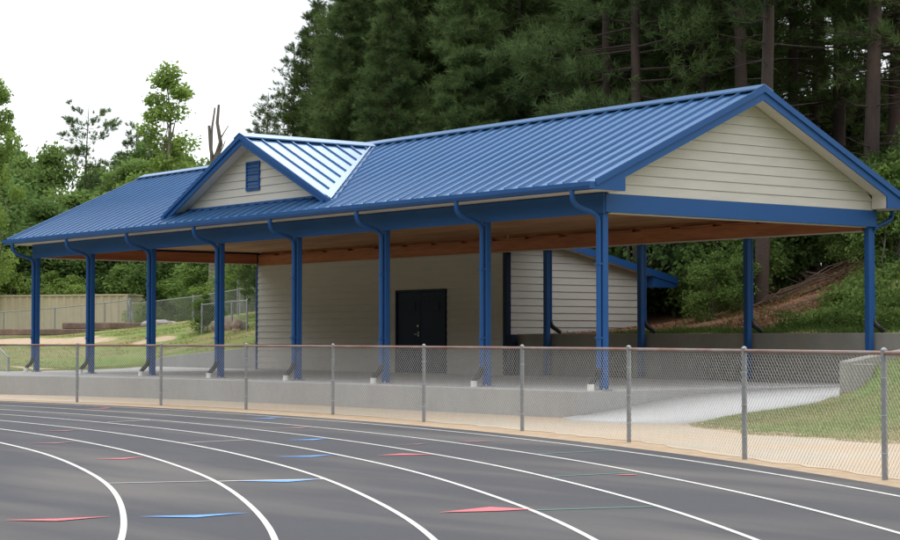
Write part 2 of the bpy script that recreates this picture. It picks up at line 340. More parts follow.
mark('exchange_mark', [(42.85, 22.43), (42.95, 22.33), (43.12, 22.36), (43.02, 22.5)], M['pred'])
tri(43.6, 44.4, 3.7, M['pblue']); tri(39.1, 39.85, 6.8, M['predf']); tri(42.5, 43.2, 8.1, M['predf'], .6); tri(38, 38.8, 11.4, M['predf'], .5)
tri(43.5, 44.2, -4, M['pred']); tri(42.35, 42.9, 14.6, M['predf'], .3); mark('exchange_mark', [(43.3, 14.2), (43.6, 14.0), (43.9, 14.3), (43.6, 14.35)], M['predf'])
mark('exchange_mark', [(39.05, 22.12), (39.5, 22.5), (39.88, 22.1), (39.5, 22.14)], M['pblue'])
bar(37.84, 38.82, 22.0, M['pwhitef'], .08); bar(38.88, 39.9, 22.05, M['pwhite'], .08)
bar(39.96, 41.0, 12.4, M['pwhitef'], .1, 11.9); bar(41.1, 42.1, 3.5, M['pwhitef'], .1, 2.9)
bar(41.05, 42.09, 27.2, M['pgreen'], .055, 27.0); bar(42.2, 43.2, 22.4, M['pgreen'], .055, 22.0); bar(43.3, 44.4, 17.8, M['pgreen'], .06, 17.4)

# ------------------------------------------------------------------ deck, ramp, path, retaining walls
def sheet(name, pts, z0, z1, m, label, bevel=0):
    mb = MB(); mb.prism([(x, y, z0) for x, y in pts], (0, 0, z1-z0))
    return tag(mb.build(name, m, origin=(pts[0][0], pts[0][1], z0), bevel=bevel), label, kind='structure')
sheet('concrete_deck', DECK_FRONT + DECK_LEFT + [(-23.6, 7.30), (.11, 7.25)], -.7, 0, M['conc'], 'raised concrete deck under the pavilion', .015)
# path between fence and deck
FP = [(-12.73,-3.83),(-9.97,-3.29),(-6.99,-3.05),(-3.93,-3.07),(-.6,-3.49),(2.75,-4.15),(5.93,-4.94),(9.34,-6.32),(12.31,-7.48)]
PE = [(x, float(path_edge(x))-.05) for x in (34, 30, 25, 20, 17, 14, 11, 8.5, 7, 5.4, 4, 2.6)] + [(2.2, -1.15), (.5, -1.0)] + [(x, y+.2) for x, y in DECK_FRONT] + [(-23.5, -3.6)]
PI = [(x, y+.12) for x, y in [(-24, -7.5), (-18.4, -5.5), (-15.5, -4.5)] + FP + [(15.2, -9.0), (18, -10.3), (20.7, -11.6), (23.3, -13.5), (27.9, -17.9), (34, -25)]]
_r2 = random.Random(3); PJ = []
for (x0_, y0_), (x1_, y1_) in zip(PI[:-1], PI[1:]):
    for q in range(9): PJ.append((x0_+(x1_-x0_)*q/9, y0_+(y1_-y0_)*q/9 + _r2.uniform(-.10, .10)))
mb = MB(); mb.prism([(x, y, -.476) for x, y in PE+PJ+[PI[-1]]], (0, 0, .003)); tag(mb.build('path', M['path'], origin=(0, -2.5, -.474)), 'tan dusty concrete path between fence and deck', kind='structure')
# ramp
ys = np.linspace(-1.25, 7.25, 40); V = []; Fq = []
for i, y in enumerate(ys):
    z = float(ramp_z(y)); xr = float(ramp_right(y))
    V += [(.115, y, z), (xr*.5, y, z), (xr, y, z)]
    if i: k = 3*i; Fq += [(k-3, k-2, k+1, k), (k-2, k-1, k+2, k+1)]
V[0] = (.7, -1.35, -.457); V[1] = (1.4, -1.32, -.456)
o = bpy.data.objects.new('ramp_pavement', qmesh('ramp_pavement', V, Fq, M['concw'])); sm = o.modifiers.new('thick', 'SOLIDIFY'); sm.thickness = .12; sm.offset = 1 if False else -1
o.data.flip_normals() if o.data.polygons[0].normal.z < 0 else None
tag(link(o), 'pale concrete ramp rising beside the deck', kind='structure')
# retaining walls
mb = MB(); mb.box((-11.18, 7.26, -.6), (3.36, 7.46, 1.02)); bw = mb.build('retaining_wall', M['concr'], bevel=.012)
tag(bw, 'long grey concrete retaining wall behind the rear columns', 'wall')
mb = MB()
prof = [(2.45, -.6), (7.25, -.6), (7.25, 1.018), (6.6, .97), (4.2, .74), (3.0, .60), (2.45, .52)]
mb.prism([(3.22, y, z) for y, z in prof], (.26, 0, 0))
mb.prism([(3.48, 2.45, -.6), (3.72, 2.72, -.6), (3.60, 2.9, -.6), (3.48, 2.72, -.6)], (0, 0, 1.08))
tag(mb.build('wing_wall', M['concr'], bevel=.012), 'short concrete wing wall with sloping top beside the ramp', 'wall')
mb = MB(); mb.prism([(-30.4, 7.40, -.3), (-23.25, 7.40, -.3), (-23.25, 7.40, .67), (-29.0, 7.40, .33), (-30.4, 7.40, .10)], (0, .18, 0)); mb.v = [(x, y-.14, z) for x, y, z in mb.v]
tag(mb.build('retaining_wall', M['conc'], bevel=.012), 'low grey concrete retaining wall with sloping top by the lawn', 'wall')

# ------------------------------------------------------------------ pavilion
pav = thing('pavilion', 'open pavilion with blue standing seam roof and blue columns', 'pavilion', (XL/2, D/2, 0))
EY, EZ, SL, RY = -.65, 3.61, .463, D/2
RZ = EZ + SL*(RY-EY); XR0, XR1 = XL-.52, .52
# columns
cb = MB(); cb.box((-.065, -.065, .02), (.065, .065, 3.14)); col_me = cb.mesh('column', M['blue'], bevel=.012)
pb = MB(); pb.box((-.11, -.11, 0), (.11, .11, .018)); pl_me = pb.mesh('base_plate', M['galv'], bevel=.004)
bb = MB()
for sx in (-1, 1):
    for sy in (-1, 1): bb.tube([(sx*.085, sy*.085, .018), (sx*.085, sy*.085, .045)], .012, 6)
bolt_me = bb.mesh('bolts', M['steel'])
# downspout, front: gutter outlet, offset bend, straight pipe; black corrugated elbow; white drain stub
def bez(a, b, c, n=6): a, b, c = map(np.array, (a, b, c)); return [tuple((1-t)**2*a+2*t*(1-t)*b+t*t*c) for t in np.linspace(0, 1, n)]
def ds_path(y_out, y_col, zb):
    s = y_col - y_out
    return [(0, y_out, 3.49)] + bez((0, y_out, 3.40), (0, y_out, 3.24), (0, y_out+s*.30, 3.19)) + bez((0, y_out+s*.72, 3.12), (0, y_col, 3.07), (0, y_col, 2.93)) + [(0, y_col, zb)]
dm = MB(); dm.tube(ds_path(-.73, -.115, .34), .045, 12); ds_me = dm.mesh('downspout', M['blue'], smooth=True)
st = MB(); st.box((-.052, -.165, 0), (.052, -.06, .035))
strap_me = st.mesh('strap', M['blue'])
def corr(path, r0, r1, n=10):
    mb = MB(); P = [np.array(p) for p in path]; pts = []; rs = []
    for i in range(len(P)-1):
        for j in range(4): pts.append(P[i]+(P[i+1]-P[i])*j/4); rs.append(r0 if j % 2 else r1)
    pts.append(P[-1]); rs.append(r1); mb.tube(pts, rs, n); return mb
el_me = corr(bez((0, -.115, .37), (0, -.13, .24), (0, -.25, .17), 5) + [(0, -.30, .10)], .046, .056).mesh('flexible_elbow', M['black'], smooth=True)
sb = MB(); sb.tube([(0, -.31, 0), (0, -.31, .10)], .062, 12); sb.tube([(0, -.31, .10), (0, -.31, .112)], .068, 12); stub_me = sb.mesh('drain_stub', M['pvc'], smooth=True)
dr = MB(); dr.tube([(0, .73, 3.49), *bez((0, .73, 3.42), (0, .73, 3.30), (0, .6, 3.26)), *bez((0, .3, 3.16), (0, .115, 3.1), (0, .115, 2.95)), (0, .115, 1.28)], .045, 12); dsr_me = dr.mesh('downspout', M['blue'], smooth=True)
elr_me = corr(bez((0, .115, 1.31), (0, .13, 1.2), (0, .26, 1.15), 5) + [(0, .42, 1.06)], .046, .056).mesh('flexible_elbow', M['black'], smooth=True)
def add(name, me, parent, loc): return link(bpy.data.objects.new(name, me), parent, loc)
for k in range(8):
    X = -k*BAY
    c = add('column', col_me, pav, (X, 0, 0)); add('base_plate', pl_me, c, (X, 0, 0)); add('bolts', bolt_me, c, (X, 0, 0))
    d = add('downspout', ds_me, pav, (X, 0, 0)); add('strap', strap_me, d, (X, 0, .9)); add('strap', strap_me, d, (X, 0, 2.2)); add('flexible_elbow', el_me, d, (X, 0, 0)); add('drain_stub', stub_me, d, (X, 0, 0))
    if k <= 3 or k == 7:
        c = add('column', col_me, pav, (X, D, 0)); add('base_plate', pl_me, c, (X, D, 0))
        if k <= 3:
            d = add('downspout', dsr_me, pav, (X, D, 0)); add('flexible_elbow', elr_me, d, (X, D, 0))
# beams: painted outside, stained timber inside
def part(name, m, fn, parent=pav, bevel=0, smooth=False):
    mb = MB(); fn(mb); return mb.build(name, m, parent, bevel=bevel, smooth=smooth)
part('front_beam', M['wood'], lambda b: b.box((XL-.06, -.06, 3.14), (.06, .10, 3.44)))
part('beam_cover', M['blue'], lambda b: b.box((XL-.12, -.10, 3.10), (.12, -.062, 3.465)), bevel=.004)
rb_ = part('rear_beam', M['wood'], lambda b: b.box((XL+.1, D-.11, 3.055), (-.1, D+.06, 3.335)), bevel=.006)
part('beam_trim', M['soffit'], lambda b: b.box((XL+.1, D-.125, 3.035), (-.1, D+.075, 3.053)), rb_)
part('beam_cover', M['blue'], lambda b: b.box((XL-.1, D+.08, 3.06), (.12, D+.118, 3.465)), bevel=.004)
lb_ = part('end_beam', M['wood'], lambda b: b.box((XL-.04, .11, 3.12), (XL+.09, D-.13, 3.40)), bevel=.006)
part('beam_trim', M['soffit'], lambda b: b.box((XL-.05, .11, 3.10), (XL+.10, D-.13, 3.118)), lb_)
part('beam_cover', M['blue'], lambda b: b.box((XL-.13, -.06, 3.12), (XL-.05, D+.06, 3.46)), bevel=.004)
re_ = part('end_beam', M['wood'], lambda b: b.box((-.09, .11, 3.14), (.075, D-.13, 3.42)), bevel=.006)
part('beam_trim', M['soffit'], lambda b: b.box((-.10, .11, 3.112), (.082, D-.13, 3.138)), re_)
part('beam_cover', M['blue'], lambda b: b.box((.085, -.06, 3.125), (.135, D+.06, 3.445)), bevel=.004)
# joists lying across the beams just under the ceiling, then the planks
ceil = part('ceiling', M['plank'], lambda b: b.box((XL, .12, 3.475), (0, D-.13, 3.49)))
pk = MB(); pw = (D-.26)/24
pk.box((XL+.1, 0, 0), (-.1, pw-.008, .022)); pk_me = pk.mesh('ceiling_plank', M['plank'], (0, 0, 0), bevel=.003)
for i in range(24): add('ceiling_plank', pk_me, ceil, (0, .13+i*pw, 3.45))
part('beam_back', M['wood'], lambda b: b.box((XL+.1, D+.0, 3.337), (-.1, D+.06, 3.47)), rb_)
bl_me = MB(); bl_me.box((-.5, 0, 0), (.5, .09, .045)); bl_me = bl_me.mesh('blocking', M['wood'], bevel=.004)
for k in range(18): add('blocking', bl_me, rb_, (-.9-k*1.27, D-.10, 3.337))
# roof: boards under the metal, then every standing seam panel
def slope_slab(mb, x0, x1, ya, yb, t0, t1):
    z = lambda y: EZ + SL*(y-EY)
    mb.prism([(x0, ya, z(ya)-t0), (x0, yb, z(yb)-t0), (x0, yb, z(yb)-t1), (x0, ya, z(ya)-t1)], (x1-x0, 0, 0))
roof = part('roof', M['soffit'], lambda b: slope_slab(b, XR0+.04, XR1-.04, EY+.03, RY, .012, .10))
part('roof_deck', M['soffit'], lambda b: b.prism([(XR0+.04, 2*RY-EY-.03, EZ-.012+.03*SL), (XR0+.04, RY, RZ-.012), (XR0+.04, RY, RZ-.10), (XR0+.04, 2*RY-EY-.03, EZ-.10)], (XR1-XR0-.08, 0, 0)), roof)
PW = .4064
def panel_mesh(name, length_y):
    """one metal pan with a standing seam, eave at y=0 rising with SL; width along x"""
    mb = MB(); z = lambda y: SL*y; t = .012
    mb.prism([(0, -.05, -.010), (0, 0, 0), (0, length_y, z(length_y)), (0, length_y, z(length_y)-t), (0, 0, -t), (0, -.05, -.022)], (PW-.002, 0, 0))
    h = .048
    mb.poly([(-.016, -.045, -.008), (.016, -.045, -.008), (.010, -.045, h-.012), (-.010, -.045, h-.012),
             (-.016, length_y, z(length_y)-.004), (.016, length_y, z(length_y)-.004), (.010, length_y, z(length_y)+h), (-.010, length_y, z(length_y)+h)],
            [(0, 1, 2, 3), (7, 6, 5, 4), (0, 4, 5, 1), (1, 5, 6, 2), (2, 6, 7, 3), (3, 7, 4, 0)])
    return mb.mesh(name, M['roof'])
pan = panel_mesh('roof_panel', RY-EY-.02)
n_p = int(round((XR1-XR0)/PW)); 
for i in range(n_p):
    x = XR1 - (i+1)*PW + .01
    add('roof_panel', pan, roof, (x, EY, EZ))
    o = add('roof_panel', pan, roof, (x+PW, 2*RY-EY, EZ)); o.rotation_euler.z = math.pi
def ridge_cap(mb, x0, x1, y, z, along='x', w=.24):
    s = SL*.93
    if along == 'x':
        pts = [(x0, y-w, z-w*s), (x0, y, z), (x0, y+w, z-w*s), (x0, y+w, z-w*s-.03), (x0, y, z-.02), (x0, y-w, z-w*s-.03)]
        mb.prism(pts, (x1-x0, 0, 0))
    else:
        pts = [(y-w, x0, z-w*s), (y, x0, z), (y+w, x0, z-w*s), (y+w, x0, z-w*s-.03), (y, x0, z-.02), (y-w, x0, z-w*s-.03)]
        mb.prism(pts, (0, x1-x0, 0))
part('ridge_cap', M['roof'], lambda b: ridge_cap(b, XR0-.02, XR1+.02, RY, RZ+.075), roof)
# rakes at both gable ends
def rake(sx, xo):
    for sgn in (1, -1):
        Y = lambda y: y if sgn == 1 else 2*RY-y
        z = lambda y: EZ + SL*(y-EY)
        a, b_ = EY-.01, RY
        part('rake_trim', M['blue'], lambda b: b.prism([(xo, Y(a), z(a)+.045), (xo, Y(b_), z(b_)+.045), (xo, Y(b_), z(b_)-.075), (xo, Y(a), z(a)-.075)], (sx*.035, 0, 0)), roof)
        part('rake_board', M['blue'], lambda b: b.prism([(xo-sx*.03, Y(a), z(a)-.075), (xo-sx*.03, Y(b_), z(b_)-.075), (xo-sx*.03, Y(b_), z(b_)-.225), (xo-sx*.03, Y(.18), z(.18)-.225),
             (xo-sx*.03, Y(.05), z(.05)-.225), (xo-sx*.03, Y(.05), 3.468), (xo-sx*.03, Y(a), 3.468)], (sx*.03, 0, 0)), roof)
        part('eave_return', M['soffit'], lambda b: b.prism([(xo-sx*.032, Y(EY+.04), 3.472), (xo-sx*.032, Y(.05), 3.472), (xo-sx*.032, Y(.05), z(.05)-.19), (xo-sx*.032, Y(EY+.04), z(EY+.04)-.105)], (-sx*.353, 0, 0)), roof)
        part('rake_soffit', M['soffit'], lambda b: b.prism([(xo-sx*.031, Y(.0), z(0)-.17), (xo-sx*.031, Y(RY), z(RY)-.17), (xo-sx*.031, Y(RY), z(RY)-.19), (xo-sx*.031, Y(.0), z(0)-.19)], (-sx*.355, 0, 0)), roof)
rake(1, XR1); rake(-1, XR0)
# eave soffits and gutters
for sgn in (1, -1):
    Y = lambda y: y if sgn == 1 else D-y
    part('eave_soffit', M['soffit'], lambda b: b.box((XR0+.4, Y(-.64), 3.476), (XR1-.4, Y(-.105 if sgn == 1 else -.12), 3.494)), roof)
    part('eave_board', M['blue'], lambda b: b.box((XR0+.03, Y(-.66), 3.47), (XR1-.03, Y(-.642), EZ-.025)), roof)
    def gut(b):
        prof = [(-.662, 3.595), (-.662, 3.475), (-.76, 3.475), (-.80, 3.53), (-.80, 3.60), (-.785, 3.60), (-.785, 3.535), (-.752, 3.488), (-.674, 3.488), (-.674, 3.595)]
        b.prism([(XR0-.01, Y(y), z) for y, z in prof], (XR1-XR0+.02, 0, 0))
    g = part('gutter', M['blue'], gut, roof)
    part('gutter_end', M['blue'], lambda b: b.box((XR1+.01, Y(-.80), 3.475), (XR1+.014, Y(-.662), 3.60)), roof)
    part('gutter_end', M['blue'], lambda b: b.box((XR0-.014, Y(-.80), 3.475), (XR0-.01, Y(-.662), 3.60)), roof)
# lap siding: each board its own piece
EXPO = .18
def lap(parent, poly_fn, z0, z1, face, thick=.022, gap=.003):
    """boards stacked from z0 to z1; poly_fn(za, zb) gives runs [(a0,a1,b0,b1)] along the wall at the bottom and the top of the board; face(s, off, z) -> point"""
    z = z0
    while z < z1-.01:
        zb = min(z+EXPO, z1); z += gap
        for a0, a1, b0, b1 in poly_fn(z, zb):
            if a1-a0 < .03: continue
            b1 = max(b1, b0+.004)
            mb = MB(); mb.poly([face(a0, thick, z), face(a1, thick, z), face(b1, .006, zb-.001), face(b0, .006, zb-.001), face(a0, -.02, z), face(a1, -.02, z), face(b1, -.02, zb-.001), face(b0, -.02, zb-.001)],
                               [(0, 1, 2, 3), (7, 6, 5, 4), (0, 4, 5, 1), (1, 5, 6, 2), (2, 6, 7, 3), (3, 7, 4, 0)])
            mb.build('siding_board', M['cream'], parent)
        z = zb
def under(y, off=.185): return EZ + SL*(RY-abs(y-RY)-EY) - off
for sx, xf in ((1, .105), (-1, XL-.105)):
    gw = part('gable_wall', M['cream'], lambda b: b.prism([(xf-sx*.03, .0, 3.47), (xf-sx*.03, D, 3.47), (xf-sx*.03, RY, under(RY)-.02)], (-sx*.06, 0, 0)))
    def runs(za, zb):
        f = lambda z: max(0, min((z+.185-EZ)/SL + EY, RY))
        return [(max(f(za), -.02), min(D-f(za), D+.02), max(f(zb), -.02), min(D-f(zb), D+.02))]
    lap(gw, runs, 3.447, under(RY)-.005, lambda s, o, z: (xf+sx*o, s, z))
# dormer
XD, DZ, DY0, DYW = -11.8, 5.47, -.30, .06
mainz = lambda y: EZ + SL*(y-EY)
reach = lambda y: (DZ-mainz(y))/SL
dor = part('dormer', M['soffit'], lambda b: b.poly([(XD, DY0+.03, DZ-.02), (XD, reach and (DZ-EZ)/SL+EY-.05, DZ-.02), (XD-reach(DY0+.03), DY0+.03, mainz(DY0+.03)-.02), (XD+reach(DY0+.03), DY0+.03, mainz(DY0+.03)-.02),
      (XD, DY0+.03, DZ-.07), (XD-reach(DY0+.03)+.15, DY0+.03, mainz(DY0+.03)-.0), (XD+reach(DY0+.03)-.15, DY0+.03, mainz(DY0+.03)-.0)],
      [(0, 1, 2), (0, 3, 1), (0, 2, 5, 4), (0, 4, 6, 3)]))
YJ = (DZ-EZ)/SL + EY
for s in (-1, 1):
    # soffit below the dormer's overhang
    r0 = reach(DYW)
    part('dormer_soffit', M['soffit'], lambda b: b.prism([(XD, DY0+.02, DZ-.13), (XD+s*(reach(DY0)-.12), DY0+.02, mainz(DY0)-.03), (XD+s*(reach(DY0)-.12), DY0+.02, mainz(DY0)-.05), (XD, DY0+.02, DZ-.15)], (0, DYW-DY0+.02, 0)), dor)
    y = DY0
    while y < YJ-.05:
        y1 = min(y+PW, YJ)
        ra, rb2 = reach(y)+.05, max(reach(y1)+.05, .02)
        mb = MB()
        P4 = [(XD, y, DZ+.014), (XD+s*ra, y, DZ-SL*ra+.014), (XD+s*rb2, y1-.002, DZ-SL*rb2+.014), (XD, y1-.002, DZ+.014)]
        mb.prism(P4, (0, 0, -.012))
        mb.prism([(XD, y-.012, DZ+.012), (XD+s*(ra-.03), y-.012, DZ-SL*(ra-.03)+.012), (XD+s*(ra-.03), y-.008, DZ-SL*(ra-.03)+.058), (XD, y-.008, DZ+.058)], (0, .022, 0))
        mb.build('roof_panel', M['roof'], dor)
        y += PW
    # valley flashing
    va = np.array((XD+s*reach(DY0), DY0, mainz(DY0))); vb = np.array((XD, YJ, DZ)); off = np.array((0, 0, .03)); q = np.array((s*.11, -.0, 0)); q2 = np.array((0, .11, 0))
    mb = MB(); mb.poly([va+off, vb+off, vb+off+(0, .13, .13*SL), va+off+(s*.0, .13, .13*SL), vb+off-(-s*-.0, 0, 0)], [(0, 1, 2, 3)])
    o3 = np.array((0, 0, .072)); mb.poly([va+o3, vb+o3, vb+o3-np.array((s*.02, .0, -.02*SL)), va+o3-np.array((s*.24, 0, -.24*SL))], [(0, 1, 2, 3)])
    o = mb.build('valley_flashing', M['roof'], dor); md = o.modifiers.new('t', 'SOLIDIFY'); md.thickness = .006
    # rake
    e = reach(DY0)-.02
    part('rake_trim', M['blue'], lambda b: b.prism([(XD, DY0-.03, DZ+.06), (XD+s*e, DY0-.03, DZ-SL*e+.06), (XD+s*e, DY0-.03, DZ-SL*e-.03), (XD, DY0-.03, DZ-.06)], (0, .035, 0)), dor)
    part('rake_board', M['blue'], lambda b: b.prism([(XD, DY0+.007, DZ-.055), (XD+s*e, DY0+.007, DZ-SL*e-.025), (XD+s*(e-.25), DY0+.007, DZ-SL*(e-.25)-.15), (XD, DY0+.007, DZ-.19)], (0, .03, 0)), dor)
part('ridge_cap', M['roof'], lambda b: ridge_cap(b, DY0-.04, RY-.05, XD, DZ+.085, 'y'), dor)
def druns(za, zb):
    f = lambda z: max(0, (DZ-.13-z)/SL)
    v0 = (XD-.29, XD+.29)
    return [(XD-f(za), XD+f(za), XD-f(zb), XD+f(zb))]
lap(dor, druns, mainz(DYW)+.04, DZ-.14, lambda s, o, z: (s, DYW-o, z))
part('dormer_wall', M['cream'], lambda b: b.prism([(XD-3.35, DYW+.03, mainz(DYW)), (XD+3.35, DYW+.03, mainz(DYW)), (XD, DYW+.03, DZ-.16)], (0, .03, 0)), dor)
part('base_flashing', M['blue'], lambda b: b.box((XD-3.2, DYW-.05, mainz(DYW)+.0), (XD+3.2, DYW-.01, mainz(DYW)+.05)), dor)
vent = thing and part('vent', M['blue'], lambda b: (b.box((XD-.29, DYW-.05, 4.26), (XD-.245, DYW, 4.92)), b.box((XD+.245, DYW-.05, 4.26), (XD+.29, DYW, 4.92)), b.box((XD-.243, DYW-.05, 4.26), (XD+.243, DYW, 4.30)), b.box((XD-.243, DYW-.05, 4.88), (XD+.243, DYW, 4.92)), b.box((XD-.243, DYW-.004, 4.302), (XD+.243, DYW+.01, 4.878))))
sl = MB(); sl.prism([(-.24, -.042, -.03), (-.24, -.036, -.022), (-.24, .0, .05), (-.24, -.006, .05)], (.48, 0, 0)); sl_me = sl.mesh('slat', M['blue'])
for i in range(7): add('slat', sl_me, vent, (XD, DYW-.006, 4.345+i*.079))

# ------------------------------------------------------------------ storage building behind the pavilion
XW = -11.26; YF = 7.0
sto = thing('storage_building', 'cream lap sided storage building with navy double doors', 'building', ((XL+XW)/2, 9.3, 0))
wall = MB().box((XL+.08, YF+.03, .0), (-15.90, YF+.09, 3.03)).box((-13.70, YF+.03, .0), (XW, YF+.09, 3.03)).box((-15.90, YF+.03, 2.19), (-13.70, YF+.09, 3.03)).build('front_wall', M['cream'], sto)
def fruns(za, zb):
    a, b = XL+.08, XW-.02
    if za < 2.18: return [(a, -15.92, a, -15.92), (-13.68, b, -13.68, b)]
    return [(a, b, a, b)]
lap(wall, fruns, .02, 3.03, lambda s, o, z: (s, YF+.03-o, z), .028, .007)
side = MB().prism([(XW-.03, YF+.1, .0), (XW-.03, 11.7, .0), (XW-.03, 11.7, 2.62), (XW-.03, 7.6, 3.46), (XW-.03, YF+.1, 3.46)], (-.06, 0, 0)).build('side_wall', M['cream'], sto)
SZ = lambda y: 3.50 - .214*(y-7.75)
def sruns(za, zb):
    f = lambda z: min(11.72, 7.75+(3.36-z)/.214) if z > 2.4 else 11.72
    return [(7.10, f(za), 7.10, max(f(zb), 7.11))]
lap(side, sruns, 1.0, 3.34, lambda s, o, z: (XW-.03+o, s, z), .03, .013)
MB().box((XL+.05, 11.64, 0), (XW-.09, 11.7, 2.6)).build('rear_wall', M['cream'], sto)
MB().prism([(XL+.05, YF+.1, 0), (XL+.05, 11.63, 0), (XL+.05, 11.63, 2.6), (XL+.05, YF+.1, 3.46)], (.06, 0, 0)).build('side_wall', M['cream'], sto)
sr = MB().prism([(XL-.25, 7.82, SZ(7.82)), (XL-.25, 12.5, SZ(12.5)), (XL-.25, 12.5, SZ(12.5)-.1), (XL-.25, 7.82, SZ(7.82)-.1)], (XW+.32-XL+.25, 0, 0)).build('shed_roof', M['soffit'], sto)
tp = MB().prism([(0, 7.84, SZ(7.84)+.002), (0, 12.54, SZ(12.54)+.002), (0, 12.54, SZ(12.54)+.014), (0, 7.84, SZ(7.84)+.014)], (PW-.002, 0, 0)).prism([(-.012, 7.84, SZ(7.84)+.014), (-.012, 12.54, SZ(12.54)+.014), (-.012, 12.54, SZ(12.54)+.06), (-.012, 7.84, SZ(7.84)+.06)], (.024, 0, 0)).mesh('roof_panel', M['roof'])
for i in range(int((XW+.32-XL+.25)/PW)): add('roof_panel', tp, sr, (XW+.32-(i+1)*PW, 0, 0))
MB().prism([(XW+.322, 7.85, SZ(7.85)+.05), (XW+.322, 12.56, SZ(12.56)+.05), (XW+.322, 12.56, SZ(12.56)-.13), (XW+.322, 7.85, SZ(7.85)-.13)], (.03, 0, 0)).build('rake_board', M['blue'], sr)
MB().box((XW-.12, 12.52, SZ(12.5)-.19), (XW+.35, 12.55, SZ(12.5)+.0)).build('eave_board', M['blue'], sr)
MB().prism([(XW-.0, 11.72, SZ(11.72)-.12), (XW, 12.5, SZ(12.5)-.12), (XW, 12.5, SZ(12.5)-.24), (XW, 11.72, SZ(12.5)-.24)], (.325, 0, 0)).build('eave_return', M['blue'], sr)
MB().box((XW-.10, YF-.03, 0), (XW+.04, YF+.12, 3.03)).build('corner_board', M['navy'], sto, bevel=.004)
MB().box((XW+.045, YF-.02, 0), (XW+.24, YF+.14, 1.0)).build('corner_panel', M['navy'], sto, bevel=.004)
MB().box((XL+.0, YF-.01, .0), (XL+.078, YF+.1, 3.03)).build('corner_board', M['blue'], sto, bevel=.004)
frm = MB().box((-15.90, YF-.03, .0), (-15.84, YF+.05, 2.19)).box((-13.76, YF-.03, .0), (-13.70, YF+.05, 2.19)).box((-15.838, YF-.03, 2.13), (-13.762, YF+.05, 2.19)).build('door_frame', M['navy'], sto, bevel=.004)
for s in (-1, 1):
    x0, x1 = ((-15.835, -14.805), (-14.795, -13.765))[s > 0]
    d = MB().box((x0, YF+.0, .015), (x1, YF+.045, 2.125)).build('door', M['navy'], sto, bevel=.005)
    MB().box((x0+.22, YF-.012, 1.62), (x1-.22, YF-.002, 1.88)).build('vent_panel', M['navy'], d, bevel=.004)
    for z in (.25, 1.06, 1.9):
        xx = x0-.004 if s < 0 else x1+.004
        MB().tube([(xx, YF-.01, z-.05), (xx, YF-.01, z+.05)], .012, 6).build('hinge', M['navy'], d)
    if s < 0:
        MB().tube([(x1-.09, YF-.002, 1.02), (x1-.09, YF-.05, 1.02), (x1-.2, YF-.055, 1.02)], .014, 8).build('handle', M['steel'], d)
        MB().tube([(x1-.09, YF-.002, 1.24), (x1-.09, YF-.03, 1.24)], .03, 10).build('deadbolt', M['steel'], d)
        MB().box((x1-.11, YF-.006, .97), (x1-.07, YF-.001, 1.08)).build('lock_plate', M['steel'], d)

# ------------------------------------------------------------------ chain link fences
def chain_panel(p0, p1, z00, z01, h, pitch=.0707, r=.0021):
    """diamond wire between two posts: straight diagonals clipped to the panel"""
    a = np.array((p0[0], p0[1], z00)); b = np.array((p1[0], p1[1], z01)); Ln = math.hypot(p1[0]-p0[0], p1[1]-p0[1]); V = []; F = []
    e = (b-a)/Ln; up = np.array((0, 0, 1.)); nrm = np.cross(e, up); nrm /= np.linalg.norm(nrm)
    sl = 1.0
    for sg in (1, -1):
        s = -h/sl if sg > 0 else 0.
        end = Ln if sg > 0 else Ln+h/sl
        while s < end:
            if sg > 0: t0, t1 = max(0, -s*sl), min(h, (Ln-s)*sl); u0, u1 = s+t0/sl, s+t1/sl
            else: t0, t1 = max(0, (s-Ln)*sl), min(h, s*sl); u0, u1 = s-t0/sl, s-t1/sl
            if t1-t0 > .02:
                q0 = a+e*u0+up*t0 + nrm*.002*sg; q1 = a+e*u1+up*t1 + nrm*.002*sg
                d = q1-q0; d /= np.linalg.norm(d); c = np.cross(d, nrm); k = len(V)
                for q in (q0, q1):
                    for j in range(3): V.append(q + r*(math.cos(2.094*j)*nrm + math.sin(2.094*j)*c))
                for j in range(3): F.append((k+j, k+(j+1) % 3, k+3+(j+1) % 3, k+3+j))
            s += pitch
    return V, F
def chain_fence(label, pts, h, zb, post_r=.030, rail_mat='rust', pitch=.0707, wr=.0021, name='chain_link_fence', bottom=False, group=None, rails=True):
    z = [zb(p) if callable(zb) else zb for p in pts]
    f = thing(name, label, 'fence', (pts[0][0], pts[0][1], z[0]), group)
    pm = MB().tube([(0, 0, -.15), (0, 0, h+.012)], post_r, 10).mesh('post', M['galv'], smooth=True)
    cm = MB().tube([(0, 0, h+.012), (0, 0, h+.03), (0, 0, h+.05)], [post_r*1.15, post_r*1.1, post_r*.35], 10).mesh('post_cap', M['galv'], smooth=True)
    tm = MB(); tm.tube([(0, 0, -.004), (0, 0, .004)], post_r+.004, 8)
    tm = tm.mesh('tie_wire', M['wire'])
    for i, p in enumerate(pts):
        o = add('post', pm, f, (p[0], p[1], z[i])); add('post_cap', cm, o, (p[0], p[1], z[i])); [add('tie_wire', tm, o, (p[0], p[1], z[i]+h*q)) for q in (.2, .5, .8)]
    for i in range(len(pts)-1):
        a, b = pts[i], pts[i+1]
        if rails: MB().tube([(a[0], a[1], z[i]+h-.005), (b[0], b[1], z[i+1]+h-.005)], .021, 8).build('top_rail', M[rail_mat], f, smooth=True)
        if bottom: MB().tube([(a[0], a[1], z[i]+.06), (b[0], b[1], z[i+1]+.06)], .016, 6).build('bottom_rail', M[rail_mat], f)
        V, Fq = chain_panel(a, b, z[i]+.03, z[i+1]+.03, h-.02, pitch, wr)
        tag(add('wire_mesh', qmesh('wire_mesh', V, Fq, M['wire']), f, (0, 0, 0)), kind='stuff')
    return f
